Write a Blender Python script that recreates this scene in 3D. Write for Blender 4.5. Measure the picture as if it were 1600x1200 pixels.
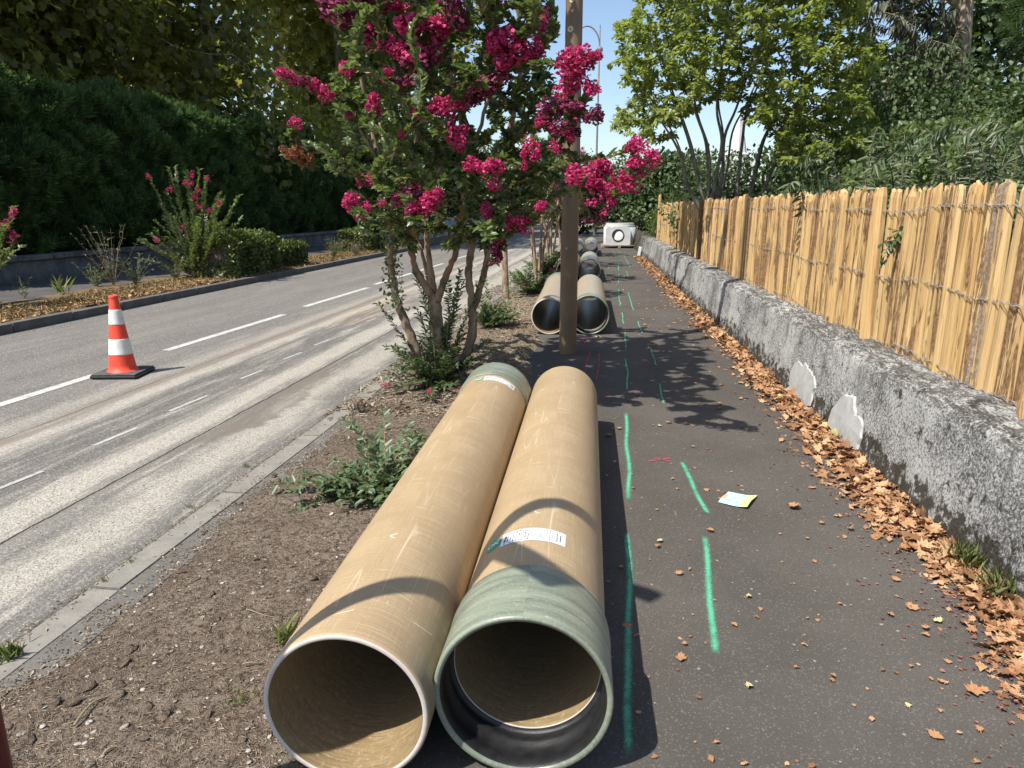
import bpy, math, random
import numpy as np
from mathutils import Vector, Matrix, noise
for o in list(bpy.data.objects): bpy.data.objects.remove(o)
random.seed(7); rng=np.random.default_rng(7)
SC=bpy.context.scene; COL=SC.collection
# ------------------------------------------------------------------ camera
CAMH=1.5; FPX=1109.0; PITCH=math.radians(13.93); YAW=math.radians(6.14)
cam=bpy.data.cameras.new('camera'); co=bpy.data.objects.new('camera',cam); COL.objects.link(co)
cam.lens=FPX/1600*36; cam.sensor_width=36; cam.clip_start=.05; cam.clip_end=2000
co.location=(0,0,CAMH); co.rotation_euler=(math.pi/2-PITCH,0,YAW); SC.camera=co
# ------------------------------------------------------------------ sky, sun, exposure
EL=math.radians(56); AZ=math.radians(225)
w=bpy.data.worlds.new('World'); SC.world=w; w.use_nodes=True
wn=w.node_tree.nodes; bg=wn['Background']; sky=wn.new('ShaderNodeTexSky'); sky.sky_type='NISHITA'
sky.sun_disc=False; sky.sun_elevation=EL; sky.sun_rotation=AZ; sky.air_density=1.0; sky.dust_density=1.0; sky.ozone_density=1.4
w.node_tree.links.new(sky.outputs[0],bg.inputs[0]); bg.inputs[1].default_value=.11
sl=bpy.data.lights.new('sun','SUN'); so=bpy.data.objects.new('sun',sl); COL.objects.link(so)
sl.energy=4.1; sl.angle=math.radians(.53); sl.color=(1,.955,.87)
SUN=Vector((math.sin(AZ)*math.cos(EL),math.cos(AZ)*math.cos(EL),math.sin(EL)))
so.rotation_euler=SUN.to_track_quat('Z','Y').to_euler()
SC.view_settings.view_transform='Standard'; SC.view_settings.look='None'
SC.view_settings.exposure=0.76; SC.view_settings.gamma=1.0; SC.view_settings.use_curve_mapping=False
SC.cycles.max_bounces=8; SC.cycles.diffuse_bounces=3; SC.cycles.glossy_bounces=2; SC.cycles.transmission_bounces=4; SC.cycles.transparent_max_bounces=8

# ------------------------------------------------------------------ helpers: placing
_F=np.array([-math.sin(YAW)*math.cos(PITCH),math.cos(YAW)*math.cos(PITCH),-math.sin(PITCH)])
_R=np.array([math.cos(YAW),math.sin(YAW),0.]); _U=np.cross(_R,_F)
def at(u,v,y):
    d=_F+_R*(u-800)/FPX-_U*(v-600)/FPX
    return np.array([0,0,CAMH])+d*(y/d[1])
def gnd(u,v,z=0.):
    d=_F+_R*(u-800)/FPX-_U*(v-600)/FPX
    return np.array([0,0,CAMH])+d*((z-CAMH)/d[2])
SK=.035
def rx(x,y): return x+SK*y          # the road runs two degrees off the path

# ------------------------------------------------------------------ helpers: meshes
def mesh_data(name,V,F,mat=None,smooth=False,uv=None,mi=None):
    V=np.asarray(V,dtype=np.float32).reshape(-1,3)
    Fs=F if isinstance(F,list) and len(F) and isinstance(F[0],np.ndarray) and F[0].ndim==2 else None
    if Fs is None:
        if isinstance(F,np.ndarray): Fs=[F]
        else:
            me=bpy.data.meshes.new(name); me.from_pydata(V.tolist(),[],[list(f) for f in F]); Fs=False
    if Fs is not False:
        me=bpy.data.meshes.new(name)
        me.vertices.add(len(V)); me.vertices.foreach_set('co',V.ravel())
        loops=np.concatenate([f.ravel() for f in Fs]).astype(np.int32)
        tot=np.concatenate([np.full(len(f),f.shape[1]) for f in Fs]); st=np.concatenate([[0],np.cumsum(tot)[:-1]]).astype(np.int32)
        me.loops.add(len(loops)); me.polygons.add(len(tot))
        me.loops.foreach_set('vertex_index',loops); me.polygons.foreach_set('loop_start',st)
        me.update(calc_edges=True)
    if uv is not None:
        l=me.uv_layers.new(name='uv'); idx=np.empty(len(me.loops),dtype=np.int32); me.loops.foreach_get('vertex_index',idx)
        l.data.foreach_set('uv',np.asarray(uv,dtype=np.float32)[idx].ravel())
    if mat is not None:
        for m in (mat if isinstance(mat,(list,tuple)) else [mat]): me.materials.append(m)
    if mi is not None: me.polygons.foreach_set('material_index',np.asarray(mi,dtype=np.int32))
    if smooth: me.polygons.foreach_set('use_smooth',np.ones(len(me.polygons),dtype=bool))
    me.update(); return me
def link(name,me,parent=None,loc=(0,0,0)):
    o=bpy.data.objects.new(name,me); COL.objects.link(o); o.location=loc
    if parent is not None: o.parent=parent
    return o
def tag(o,label=None,cat=None,group=None,kind=None):
    if label: o['label']=label
    if cat: o['category']=cat
    if group: o['group']=group
    if kind: o['kind']=kind
    return o
def thing(name,label,cat,base,group=None,rotz=0):
    o=bpy.data.objects.new(name,None); COL.objects.link(o); o.location=base; o.rotation_euler=(0,0,rotz); o.empty_display_size=.1
    return tag(o,label,cat,group)
def part(th,name,V,F,mat,smooth=False,uv=None,kind=None,label=None,world=True,base=None,mi=None):
    """V in world coordinates; stored relative to the thing (unrotated things only)."""
    V=np.asarray(V,dtype=np.float64).reshape(-1,3)
    if world:
        b=np.array(base if base is not None else (th.location if th is not None else (0,0,0))); V=V-b
    o=link(name,mesh_data(name,V,F,mat,smooth,uv,mi),th)
    if kind: o['kind']=kind
    if label: o['label']=label
    return o
def single(name,label,cat,V,F,mat,base,smooth=False,uv=None,group=None,kind=None,mi=None):
    V=np.asarray(V,dtype=np.float64).reshape(-1,3)-np.array(base)
    o=link(name,mesh_data(name,V,F,mat,smooth,uv,mi),None,base); return tag(o,label,cat,group,kind)
class G:
    """collects geometry"""
    def __init__(s): s.V=[];s.F=[];s.n=0;s.mi=[]
    def add(s,V,F,m=0):
        V=np.asarray(V,dtype=float).reshape(-1,3)
        for f in F: s.F.append([int(i)+s.n for i in f]); s.mi.append(m)
        s.V.append(V); s.n+=len(V); return s
    def get(s): return np.concatenate(s.V),s.F
def box(x0,x1,y0,y1,z0,z1,rot=0,c=None,bev=0):
    V=np.array([(x,y,z) for z in (z0,z1) for y in (y0,y1) for x in (x0,x1)],float)
    F=[(0,2,3,1),(4,5,7,6),(0,1,5,4),(2,6,7,3),(0,4,6,2),(1,3,7,5)]
    if rot:
        c=np.array(c if c is not None else ((x0+x1)/2,(y0+y1)/2)); s,k=math.sin(rot),math.cos(rot); d=V[:,:2]-c
        V[:,0]=c[0]+d[:,0]*k-d[:,1]*s; V[:,1]=c[1]+d[:,0]*s+d[:,1]*k
    return V,F
def shear(V):
    V=np.array(V,float); V[:,0]+=SK*V[:,1]; return V
def bevel(o,w=.01,seg=2):
    m=o.modifiers.new('bevel','BEVEL'); m.width=w; m.segments=seg; m.limit_method='ANGLE'; return o
def lathe(profile,n=48,axis='z',c=(0,0,0),close=False):
    """profile: list of (r,h). returns V,F"""
    P=np.array(profile,float); k=len(P); a=np.linspace(0,2*np.pi,n,endpoint=False)
    V=np.zeros((k,n,3)); V[:,:,0]=P[:,0:1]*np.cos(a); V[:,:,1]=P[:,0:1]*np.sin(a); V[:,:,2]=P[:,1:2]
    V=V.reshape(-1,3)
    if axis=='y': V=V[:,[0,2,1]]*np.array([1,1,1]); 
    F=[]
    for i in range(k-1 if not close else k):
        i2=(i+1)%k
        for j in range(n):
            j2=(j+1)%n; q=(i*n+j,i*n+j2,i2*n+j2,i2*n+j)
            F.append(q if axis!='y' else q[::-1])
    return V+np.array(c),F
def tube(P,R,n=6,cap=True):
    P=np.asarray(P,float); R=np.broadcast_to(np.asarray(R,float),(len(P),)); k=len(P)
    T=np.gradient(P,axis=0); T/=np.linalg.norm(T,axis=1,keepdims=True)+1e-9
    ref=np.array([0,0,1.]) if abs(T[0][2])<.9 else np.array([1.,0,0])
    x=np.cross(T[0],ref); X=np.empty_like(T)
    for i_ in range(k):
        t_=T[i_]; x=x-t_*(x[0]*t_[0]+x[1]*t_[1]+x[2]*t_[2]); x=x/(math.sqrt(x[0]*x[0]+x[1]*x[1]+x[2]*x[2])+1e-9); X[i_]=x
    Y=np.cross(T,X)
    a=np.linspace(0,2*np.pi,n,endpoint=False)
    V=P[:,None,:]+R[:,None,None]*(X[:,None,:]*np.cos(a)[None,:,None]+Y[:,None,:]*np.sin(a)[None,:,None])
    i=np.arange(k-1)[:,None]*n; j=np.arange(n)[None,:]; j2=(j+1)%n
    F=np.stack([i+j,i+n+j,i+n+j2,i+j2],-1).reshape(-1,4)
    return V.reshape(-1,3),F
def tubes(chains,n=5):
    Vs=[];Fs=[];o=0
    for P,R in chains:
        V,F=tube(P,R,n); Vs.append(V);Fs.append(F+o);o+=len(V)
    return np.concatenate(Vs),np.concatenate(Fs)
def frames(D,N):
    D=D/(np.linalg.norm(D,axis=1,keepdims=True)+1e-9); X=np.cross(D,N); X/=np.linalg.norm(X,axis=1,keepdims=True)+1e-9
    return X,D,np.cross(X,D)
def scatter(protos,P,D,N,S,choice=None):
    """protos: list of (V,F array). instances baked into one mesh."""
    P=np.asarray(P,float);D=np.asarray(D,float);N=np.asarray(N,float);S=np.broadcast_to(S,(len(P),)).astype(float)
    X,Y,Z=frames(D,N); ch=rng.integers(0,len(protos),len(P)) if choice is None else choice
    Vs=[];Fs=[];o=0
    for k,(pv,pf) in enumerate(protos):
        m=ch==k; n=int(m.sum())
        if n==0: continue
        v=P[m][:,None,:]+S[m][:,None,None]*(pv[None,:,0:1]*X[m][:,None,:]+pv[None,:,1:2]*Y[m][:,None,:]+pv[None,:,2:3]*Z[m][:,None,:])
        f=pf[None]+(np.arange(n)*len(pv))[:,None,None]+o
        Vs.append(v.reshape(-1,3)); Fs.append(f.reshape(-1,pf.shape[1])); o+=n*len(pv)
    V=np.concatenate(Vs)
    ks={f.shape[1] for f in Fs}
    return V,[np.concatenate([f for f in Fs if f.shape[1]==k]) for k in sorted(ks)]
def unit(n): 
    v=rng.normal(size=(n,3)); return v/np.linalg.norm(v,axis=1,keepdims=True)
def fbm(x,y,z=0,s=1.,o=3):
    return noise.fractal(Vector((x*s,y*s,z*s)),1.0,2.0,o)

# ------------------------------------------------------------------ helpers: materials
class NT:
    def __init__(s,name):
        s.m=bpy.data.materials.new(name); s.m.use_nodes=True; s.t=s.m.node_tree; s.n=s.t.nodes; s.n.clear()
        s.out=s.n.new('ShaderNodeOutputMaterial'); s._tc=None
    def L(s,a,b): s.t.links.new(a,b)
    def put(s,sock,v):
        if v is None: return
        if hasattr(v,'is_output') or isinstance(v,bpy.types.NodeSocket): s.L(v,sock)
        else:
            if isinstance(v,(tuple,list)) and len(v)==3 and sock.type=='RGBA': v=(*v,1)
            sock.default_value=v
    def obj(s):
        if s._tc is None: s._tc=s.n.new('ShaderNodeTexCoord')
        return s._tc.outputs['Object']
    def uv(s):
        if s._tc is None: s._tc=s.n.new('ShaderNodeTexCoord')
        return s._tc.outputs['UV']
    def geo(s,k): return s.n.new('ShaderNodeNewGeometry').outputs[k]
    def M(s,op,a,b=None,c=None,clamp=False):
        x=s.n.new('ShaderNodeMath'); x.operation=op; x.use_clamp=clamp; s.put(x.inputs[0],a)
        if b is not None: s.put(x.inputs[1],b)
        if c is not None: s.put(x.inputs[2],c)
        return x.outputs[0]
    def add(s,a,b): return s.M('ADD',a,b)
    def mul(s,a,b,clamp=False): return s.M('MULTIPLY',a,b,clamp=clamp)
    def sub(s,a,b): return s.M('SUBTRACT',a,b)
    def mx(s,a,b): return s.M('MAXIMUM',a,b)
    def xyz(s,v):
        x=s.n.new('ShaderNodeSeparateXYZ'); s.L(v,x.inputs[0]); return x.outputs
    def comb(s,x,y,z):
        c=s.n.new('ShaderNodeCombineXYZ'); s.put(c.inputs[0],x);s.put(c.inputs[1],y);s.put(c.inputs[2],z); return c.outputs[0]
    def mapv(s,v,scale=(1,1,1),loc=(0,0,0),rot=(0,0,0)):
        x=s.n.new('ShaderNodeMapping'); s.L(v,x.inputs[0]); x.inputs['Scale'].default_value=scale; x.inputs['Rotation'].default_value=rot; s.put(x.inputs['Location'],loc); return x.outputs[0]
    def noise(s,v,scale,detail=4,rough=.55,dist=0.,out='Fac'):
        x=s.n.new('ShaderNodeTexNoise'); s.put(x.inputs['Vector'],v); s.put(x.inputs['Scale'],scale); x.inputs['Detail'].default_value=detail; x.inputs['Roughness'].default_value=rough; x.inputs['Distortion'].default_value=dist; return x.outputs[out]
    def voro(s,v,scale,feature='F1',out='Distance',rand=1.):
        x=s.n.new('ShaderNodeTexVoronoi'); x.feature=feature; s.put(x.inputs['Vector'],v); x.inputs['Scale'].default_value=scale; x.inputs['Randomness'].default_value=rand; return x.outputs[out]
    def ss(s,v,a,b,lo=0.,hi=1.):
        x=s.n.new('ShaderNodeMapRange'); x.interpolation_type='SMOOTHSTEP' ; s.put(x.inputs[0],v); s.put(x.inputs[1],a); s.put(x.inputs[2],b); x.inputs[3].default_value=lo; x.inputs[4].default_value=hi; return x.outputs[0]
    def mix(s,f,a,b,bt='MIX'):
        x=s.n.new('ShaderNodeMix'); x.data_type='RGBA'; x.blend_type=bt; s.put(x.inputs[0],f); s.put(x.inputs[6],a); s.put(x.inputs[7],b); return x.outputs[2]
    def ramp(s,f,cols):
        x=s.n.new('ShaderNodeValToRGB'); s.put(x.inputs[0],f); e=x.color_ramp.elements
        while len(e)<len(cols): e.new(.5)
        for i,(p,c) in enumerate(cols): e[i].position=p; e[i].color=(*c,1)
        return x.outputs[0]
    def bump(s,h,strength=.5,dist=.01,n=None):
        x=s.n.new('ShaderNodeBump'); s.L(h,x.inputs['Height']); x.inputs['Strength'].default_value=strength; x.inputs['Distance'].default_value=dist
        if n is not None: s.L(n,x.inputs['Normal'])
        return x.outputs[0]
    def pbr(s,col,rough=.8,spec=.3,normal=None,metal=0.,**k):
        b=s.n.new('ShaderNodeBsdfPrincipled'); s.put(b.inputs['Base Color'],col); s.put(b.inputs['Roughness'],rough); s.put(b.inputs['Specular IOR Level'],spec); s.put(b.inputs['Metallic'],metal)
        if normal is not None: s.L(normal,b.inputs['Normal'])
        for kk,v in k.items(): s.put(b.inputs[kk.replace('_',' ')],v)
        return b.outputs[0]
    def fin(s,sh): s.L(sh,s.out.inputs[0]); return s.m
    def mixs(s,f,a,b):
        x=s.n.new('ShaderNodeMixShader'); s.put(x.inputs[0],f); s.L(a,x.inputs[1]); s.L(b,x.inputs[2]); return x.outputs[0]
def plain(name,col,rough=.6,spec=.4,var=.12,scale=8.,bump=.0,metal=0.):
    t=NT(name); n=t.noise(t.obj(),scale,5,.6); c=t.mix(t.ss(n,.3,.7),tuple(x*(1-var) for x in col),tuple(min(1,x*(1+var)) for x in col))
    nb=t.bump(t.noise(t.obj(),scale*12,3,.6),bump,.004) if bump else None
    return t.fin(t.pbr(c,rough,spec,nb,metal))
def leafmat(name,c1,c2,c3=None,trans=.35,rough=.45,spec=.35,tcol=1.6):
    t=NT(name); r=t.geo('Random Per Island'); cols=[(0,c1),(.6,c2),(1,c3 or c2)]
    c=t.ramp(r,cols); n=t.noise(t.obj(),1.3,2,.5); c=t.mix(t.ss(n,.35,.65,0,.35),c,tuple(x*.72 for x in c1))
    b=t.pbr(c,rough,spec); tr=t.n.new('ShaderNodeBsdfTranslucent')
    tc=t.mix(1.,c,(1.15*tcol/1.6,1.25*tcol/1.6,.55*tcol/1.6),'MULTIPLY'); t.L(tc,tr.inputs[0])
    return t.fin(t.mixs(trans,b,tr.outputs[0]))

# ---- ground materials
def m_path():
    t=NT('path asphalt'); o=t.obj(); big=t.noise(o,1.1,5,.6); fine=t.noise(o,160,2,.6); v=t.voro(o,210,out='Color')
    vx=t.xyz(v)[0]; sp=t.ss(vx,.86,.97)
    c=t.mix(t.ss(big,.3,.7),(.078,.069,.059),(.110,.099,.086)); c=t.mix(t.ss(fine,.35,.7,0,.5),c,(.045,.041,.038))
    c=t.mix(t.mul(sp,.5),c,(.2,.185,.165)); v2=t.xyz(t.voro(o,45,out='Color'))[0]; d=t.voro(o,45)
    c=t.mix(t.mul(t.mul(t.ss(v2,.985,.99),t.ss(d,.3,.2)),.7),c,(.34,.32,.29))
    st=t.ss(t.noise(o,3.3,6,.7,.6),.58,.72,0,.35); c=t.mix(st,c,(.12,.105,.09))
    return t.fin(t.pbr(c,.85,.25,t.bump(t.add(fine,vx),.55,.003)))
def m_road():
    t=NT('road asphalt'); o=t.obj(); p=t.xyz(o); xr=t.sub(p[0],t.mul(p[1],SK)); y=p[1]
    q=t.comb(t.mul(xr,2.2),t.mul(y,.28),0.); st=t.noise(q,1.,6,.62,.4); st2=t.noise(t.comb(t.mul(xr,9.),t.mul(y,.9),3.),1.,6,.7,.8)
    wob=t.mul(t.sub(t.noise(t.comb(0.,t.mul(y,.8),5.),1.,5,.65),.5),.6)
    fine=t.noise(o,120,2,.65); v=t.xyz(t.voro(o,170,out='Color'))[0]; v3=t.xyz(t.voro(o,70,out='Color'))[0]
    base=t.mix(t.ss(st,.3,.7),(.135,.124,.11),(.19,.175,.155)); base=t.mix(t.ss(xr,-4.3,-4.0,0,.25),base,(.14,.132,.122))
    base=t.mix(t.ss(fine,.35,.75,0,.55),base,(.05,.046,.043)); base=t.mix(t.ss(v,.74,.95,0,.8),base,(.36,.34,.32)); base=t.mix(t.ss(v3,.9,.99,0,.5),base,(.42,.38,.34))
    dust=(.50,.458,.385)
    def band(c,w,soft,a):
        d=t.M('ABSOLUTE',t.sub(t.add(xr,t.mul(wob,a)),c)); d=t.add(d,t.mul(t.sub(st2,.5),.42)); return t.ss(d,w+soft,w)
    far=t.ss(y,7.,15.)
    b1=t.mul(band(-3.82,.02,.15,.35),.8); b1b=t.mul(band(-4.16,.0,.22,.35),.5)
    b2=t.mul(band(-2.93,.05,.17,.4),.85); b3=t.mul(band(-2.42,.05,.22,1.),.75)
    nearb=t.mul(band(-2.9,.10,.25,.5),t.ss(y,5.,3.,0,.35))
    allb=t.mul(t.mul(t.ss(xr,-4.2,-3.7),t.ss(st2,.35,.75)),t.add(.12,t.mul(far,.9)))
    sp=t.mul(t.ss(st2,.45,.72,0,.7),t.ss(xr,-4.9,-3.9,.2,1.))
    m=b1
    for k in (b1b,b2,b3,nearb,allb,sp): m=t.mx(m,k)
    m=t.mul(m,t.ss(t.add(t.mul(fine,.6),t.mul(v,.4)),.25,.6,.15,1.),True)
    base=t.mix(t.mul(t.ss(xr,-3.9,-3.6),t.ss(y,14.,7.,.0,.28)),base,(.07,.065,.06)); c=t.mix(m,base,dust)
    orange=t.mul(t.mul(t.ss(t.M('ABSOLUTE',t.sub(xr,-3.6)),.5,.1),t.ss(t.M('ABSOLUTE',t.sub(y,10.6)),2.2,.3)),t.ss(st2,.45,.6,0,.5)); c=t.mix(orange,c,(.46,.31,.17))
    # muddy ruts along the two long cracks
    mud1=t.mul(band(-3.97,.015,.085,.3),.85); c=t.mix(mud1,c,(.22,.185,.145))
    wx=t.add(.07,t.mul(t.mul(t.ss(y,3.9,4.7),t.ss(y,6.8,5.6)),t.mul(t.noise(t.comb(0.,t.mul(y,2.2),9.),1.,5,.65),.55)))
    d2=t.sub(xr,-2.75); mud2=t.mul(t.mul(t.ss(d2,-.012,.012),t.ss(t.sub(d2,wx),-.02,-.09)),t.ss(y,9.,6.5)); mud2=t.mul(mud2,t.ss(t.noise(t.comb(t.mul(xr,3.),t.mul(y,.7),4.),1.,5,.7),.36,.5,.4,1.)); c=t.mix(t.mul(mud2,.85),c,(.165,.14,.115))
    cw=t.mul(t.sub(t.noise(t.comb(0.,t.mul(y,4.),1.),1.,5,.7),.5),.05)
    k1=t.ss(t.M('ABSOLUTE',t.add(t.sub(xr,-2.755),cw)),.009,.003); k2=t.ss(t.M('ABSOLUTE',t.add(t.sub(xr,-4.01),cw)),.007,.003,0,.7)
    c=t.mix(t.mx(k1,k2),c,(.03,.026,.022))
    ke=t.ss(t.add(xr,t.mul(t.sub(t.noise(o,22,5,.75),.5),.12)),-2.10,-2.065); c=t.mix(t.mul(ke,.75),c,(.075,.06,.045))
    h=t.sub(t.add(fine,v),t.mul(t.mx(k1,k2),3.))
    return t.fin(t.pbr(c,.88,.22,t.bump(h,.6,.004)))
def m_soil():
    t=NT('dry soil'); o=t.obj(); a=t.noise(o,2.2,6,.65); b=t.noise(o,38,5,.75,.5); c3=t.noise(o,150,3,.7)
    c=t.mix(t.ss(a,.35,.65),(.225,.172,.13),(.33,.265,.205)); c=t.mix(t.ss(b,.38,.56),(.11,.08,.06),c); c=t.mix(t.ss(c3,.55,.75,0,.7),c,(.33,.25,.18))
    y=t.xyz(o)[1]; c=t.mix(t.mul(t.ss(y,4.5,8.5,0,.75),t.ss(b,.35,.6)),c,(.36,.29,.19))
    v=t.voro(o,26,out='Color'); d=t.voro(o,26); st=t.mul(t.ss(t.xyz(v)[0],.955,.965),t.ss(d,.3,.22)); c=t.mix(st,c,(.55,.5,.44))
    return t.fin(t.pbr(c,.95,.1,t.bump(t.add(b,c3),1.,.02)))
def m_concrete(name,c1,c2,scale=6,stain=(.09,.08,.07),amt=.5,bump=.5):
    t=NT(name); o=t.obj(); a=t.noise(o,scale,6,.65); f=t.noise(o,scale*25,3,.7); c=t.mix(t.ss(a,.3,.7),c1,c2); s=t.ss(t.noise(o,scale*.45,7,.7,.7),.5,.7,0,amt); c=t.mix(s,c,stain)
    c=t.mix(t.ss(f,.5,.75,0,.35),c,tuple(x*.5 for x in c1)); sp=t.noise(o,scale*9,6,.8,.5); c=t.mix(t.ss(sp,.56,.62,0,.4*amt),c,stain); c=t.mix(t.ss(sp,.40,.34,0,.3),c,tuple(min(1,x*1.35) for x in c2)); return t.fin(t.pbr(c,.88,.2,t.bump(f,bump,.006)))
def m_lichen():
    t=NT('lichened concrete'); o=t.obj(); p=t.xyz(o)
    f=t.noise(o,70,8,.85); g=t.noise(o,9,6,.75,.4); big=t.noise(o,1.7,4,.6)
    thr=t.add(.45,t.mul(t.sub(big,.5),.34))
    c=t.mix(t.ss(t.sub(f,thr),-.02,.10),(.06,.058,.054),(.48,.47,.45)); c=t.mix(t.ss(t.noise(o,150,2,.6),.4,.7,0,.5),c,(.22,.215,.21))
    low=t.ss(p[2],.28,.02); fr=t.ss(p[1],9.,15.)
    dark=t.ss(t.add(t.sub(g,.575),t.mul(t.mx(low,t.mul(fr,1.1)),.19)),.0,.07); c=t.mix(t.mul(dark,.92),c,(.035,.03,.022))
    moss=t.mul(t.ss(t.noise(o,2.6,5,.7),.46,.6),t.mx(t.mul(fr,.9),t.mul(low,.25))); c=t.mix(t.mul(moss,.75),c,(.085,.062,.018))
    wh=t.ss(t.noise(o,14,6,.7,.8),.62,.7,0,.55); c=t.mix(wh,c,(.66,.65,.62))
    edge=t.mul(t.ss(p[2],.50,.56),t.ss(t.noise(t.mapv(o,(9,2.2,9)),3,7,.8,.5),.48,.52)); c=t.mix(t.mul(edge,.75),c,(.04,.036,.03)); run=t.mul(t.ss(t.noise(t.mapv(o,(3,9,.9)),1.,5,.7,.4),.54,.66,0,.6),t.ss(p[2],.1,.5)); c=t.mix(run,c,(.09,.085,.075))
    return t.fin(t.pbr(c,.95,.1,t.bump(t.add(f,g),.9,.006)))
def m_wood(name,c1,c2,bark=.35,knot=True):
    t=NT(name); oi=t.n.new('ShaderNodeObjectInfo'); r=oi.outputs['Random']; off=t.comb(t.mul(r,37.),t.mul(r,91.),t.mul(r,53.)); v=t.n.new('ShaderNodeVectorMath'); v.operation='ADD'; t.L(t.obj(),v.inputs[0]); t.L(off,v.inputs[1]); o=v.outputs[0]
    g=t.noise(t.mapv(o,(70,70,2.2)),1.,5,.65,.5); big=t.noise(t.mapv(o,(22,22,1.5)),1.,6,.72,.8)
    c=t.mix(t.ss(g,.32,.68),c1,c2); c=t.mix(t.mul(r,.35),c,(.50,.29,.10)); r2=t.M('FRACT',t.mul(r,7.31)); c=t.mix(t.mul(r2,.4),c,(.62,.47,.25)); sk=t.noise(t.mapv(o,(150,150,3.)),1.,3,.6); c=t.mix(t.ss(sk,.52,.68,0,.55),c,(.27,.14,.045))
    thr=t.sub(.66,t.mul(t.M('FRACT',t.mul(r,13.7)),bark)); bk=t.ss(t.sub(big,thr),-.015,.03); bc=t.mix(t.ss(t.noise(o,42,5,.7),.4,.62),(.13,.062,.03),(.30,.17,.09)); gb=t.ss(t.M('FRACT',t.mul(r,29.1)),.86,.9); bc=t.mix(t.mul(gb,.6),bc,t.mix(t.ss(t.noise(o,60,4,.7),.45,.6),(.2,.17,.14),(.45,.4,.34)))
    c=t.mix(t.mul(bk,.9),c,bc)
    if knot:
        kn=t.voro(t.mapv(o,(5,5,2.3)),1.); c=t.mix(t.ss(kn,.085,.03,0,.85),c,(.11,.05,.02))
    rings=t.ss(t.noise(t.mapv(o,(30,30,1.1)),1.,3,.5,1.),.62,.68,0,.35); c=t.mix(rings,c,(.42,.2,.07))
    return t.fin(t.pbr(c,.72,.25,t.bump(t.add(g,t.mul(bk,1.2)),.8,.006)))
def m_pipe(dull=0.,nm='tan glass fibre pipe wall'):
    t=NT(nm); u=t.xyz(t.uv()); a,y=u[0],u[1]; q=t.comb(a,y,0.)
    n=t.noise(q,3.2,5,.6); f=t.noise(q,260,2,.6)
    c=t.mix(t.ss(n,.3,.7),(.38,.275,.16),(.45,.335,.20)); c=t.mix(t.ss(f,.4,.62,0,.45),c,(.29,.19,.095))
    hx=t.noise(t.comb(t.mul(a,260.),t.mul(y,8.),0.),1.,2,.5); hy=t.noise(t.comb(t.mul(a,5.),t.mul(y,230.),2.),1.,2,.5)
    c=t.mix(t.ss(hx,.54,.7,0,.35),c,(.56,.43,.27)); c=t.mix(t.ss(hy,.56,.7,0,.42),c,(.58,.45,.28)); c=t.mix(t.ss(hy,.44,.3,0,.3),c,(.28,.18,.095))
    blot=t.ss(t.noise(q,7,6,.7,.5),.56,.7,0,.3); c=t.mix(blot,c,(.38,.25,.12))
    # scratches and scuffs
    s1=t.ss(t.M('ABSOLUTE',t.sub(t.noise(t.comb(t.mul(a,1.3),t.mul(y,6.),7.),1.,1,.3,.0),.5)),.003,.001); s1=t.mul(s1,t.ss(t.noise(q,5,3,.5),.52,.6))
    s2=t.ss(t.M('ABSOLUTE',t.sub(t.noise(t.comb(t.mul(a,9.),t.mul(y,.5),3.),1.,1,.3,.0),.5)),.005,.001,0,.4); s2=t.mul(s2,t.ss(t.noise(q,3,3,.5),.45,.6))
    ends=t.mul(t.mx(t.ss(y,.5,.0),t.ss(y,2.5,2.9)),t.ss(t.noise(t.comb(t.mul(a,30.),t.mul(y,8.),0.),1.,5,.8),.60,.68,0,.65))
    c=t.mix(t.mx(t.mx(s1,s2),ends),c,(.75,.66,.5))
    if dull: c=t.mix(dull,c,(.30,.29,.25))
    return t.fin(t.pbr(c,.42,.45,t.bump(t.add(f,t.add(hx,hy)),.35,.0015)))
def m_inner():
    t=NT('pipe bore'); u=t.xyz(t.uv()); a,y=u[0],u[1]; n=t.noise(t.comb(t.mul(a,9.),t.mul(y,130.),0.),1.,5,.7,1.); f=t.noise(t.comb(a,y,0.),60,4,.7,.6)
    c=t.mix(t.ss(n,.3,.7),(.20,.142,.078),(.33,.24,.13)); c=t.mix(t.ss(f,.5,.7,0,.5),c,(.5,.4,.24)); return t.fin(t.pbr(c,.38,.5,t.bump(f,.3,.002)))
def m_green():
    t=NT('green glass fibre coupling'); u=t.xyz(t.uv()); a,y=u[0],u[1]; n=t.noise(t.comb(t.mul(a,2.),t.mul(y,26.),0.),1.,5,.6,.5); f=t.noise(t.comb(a,y,0.),120,3,.7)
    c=t.mix(t.ss(n,.3,.7),(.125,.145,.11),(.26,.285,.215)); c=t.mix(t.ss(f,.45,.7,0,.4),c,(.36,.39,.29))
    sc=t.ss(t.noise(t.comb(t.mul(a,14.),t.mul(y,60.),4.),1.,6,.8,.3),.60,.66,0,.75); c=t.mix(sc,c,(.62,.65,.5)); return t.fin(t.pbr(c,.3,.5,t.bump(n,.3,.003)))
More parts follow.
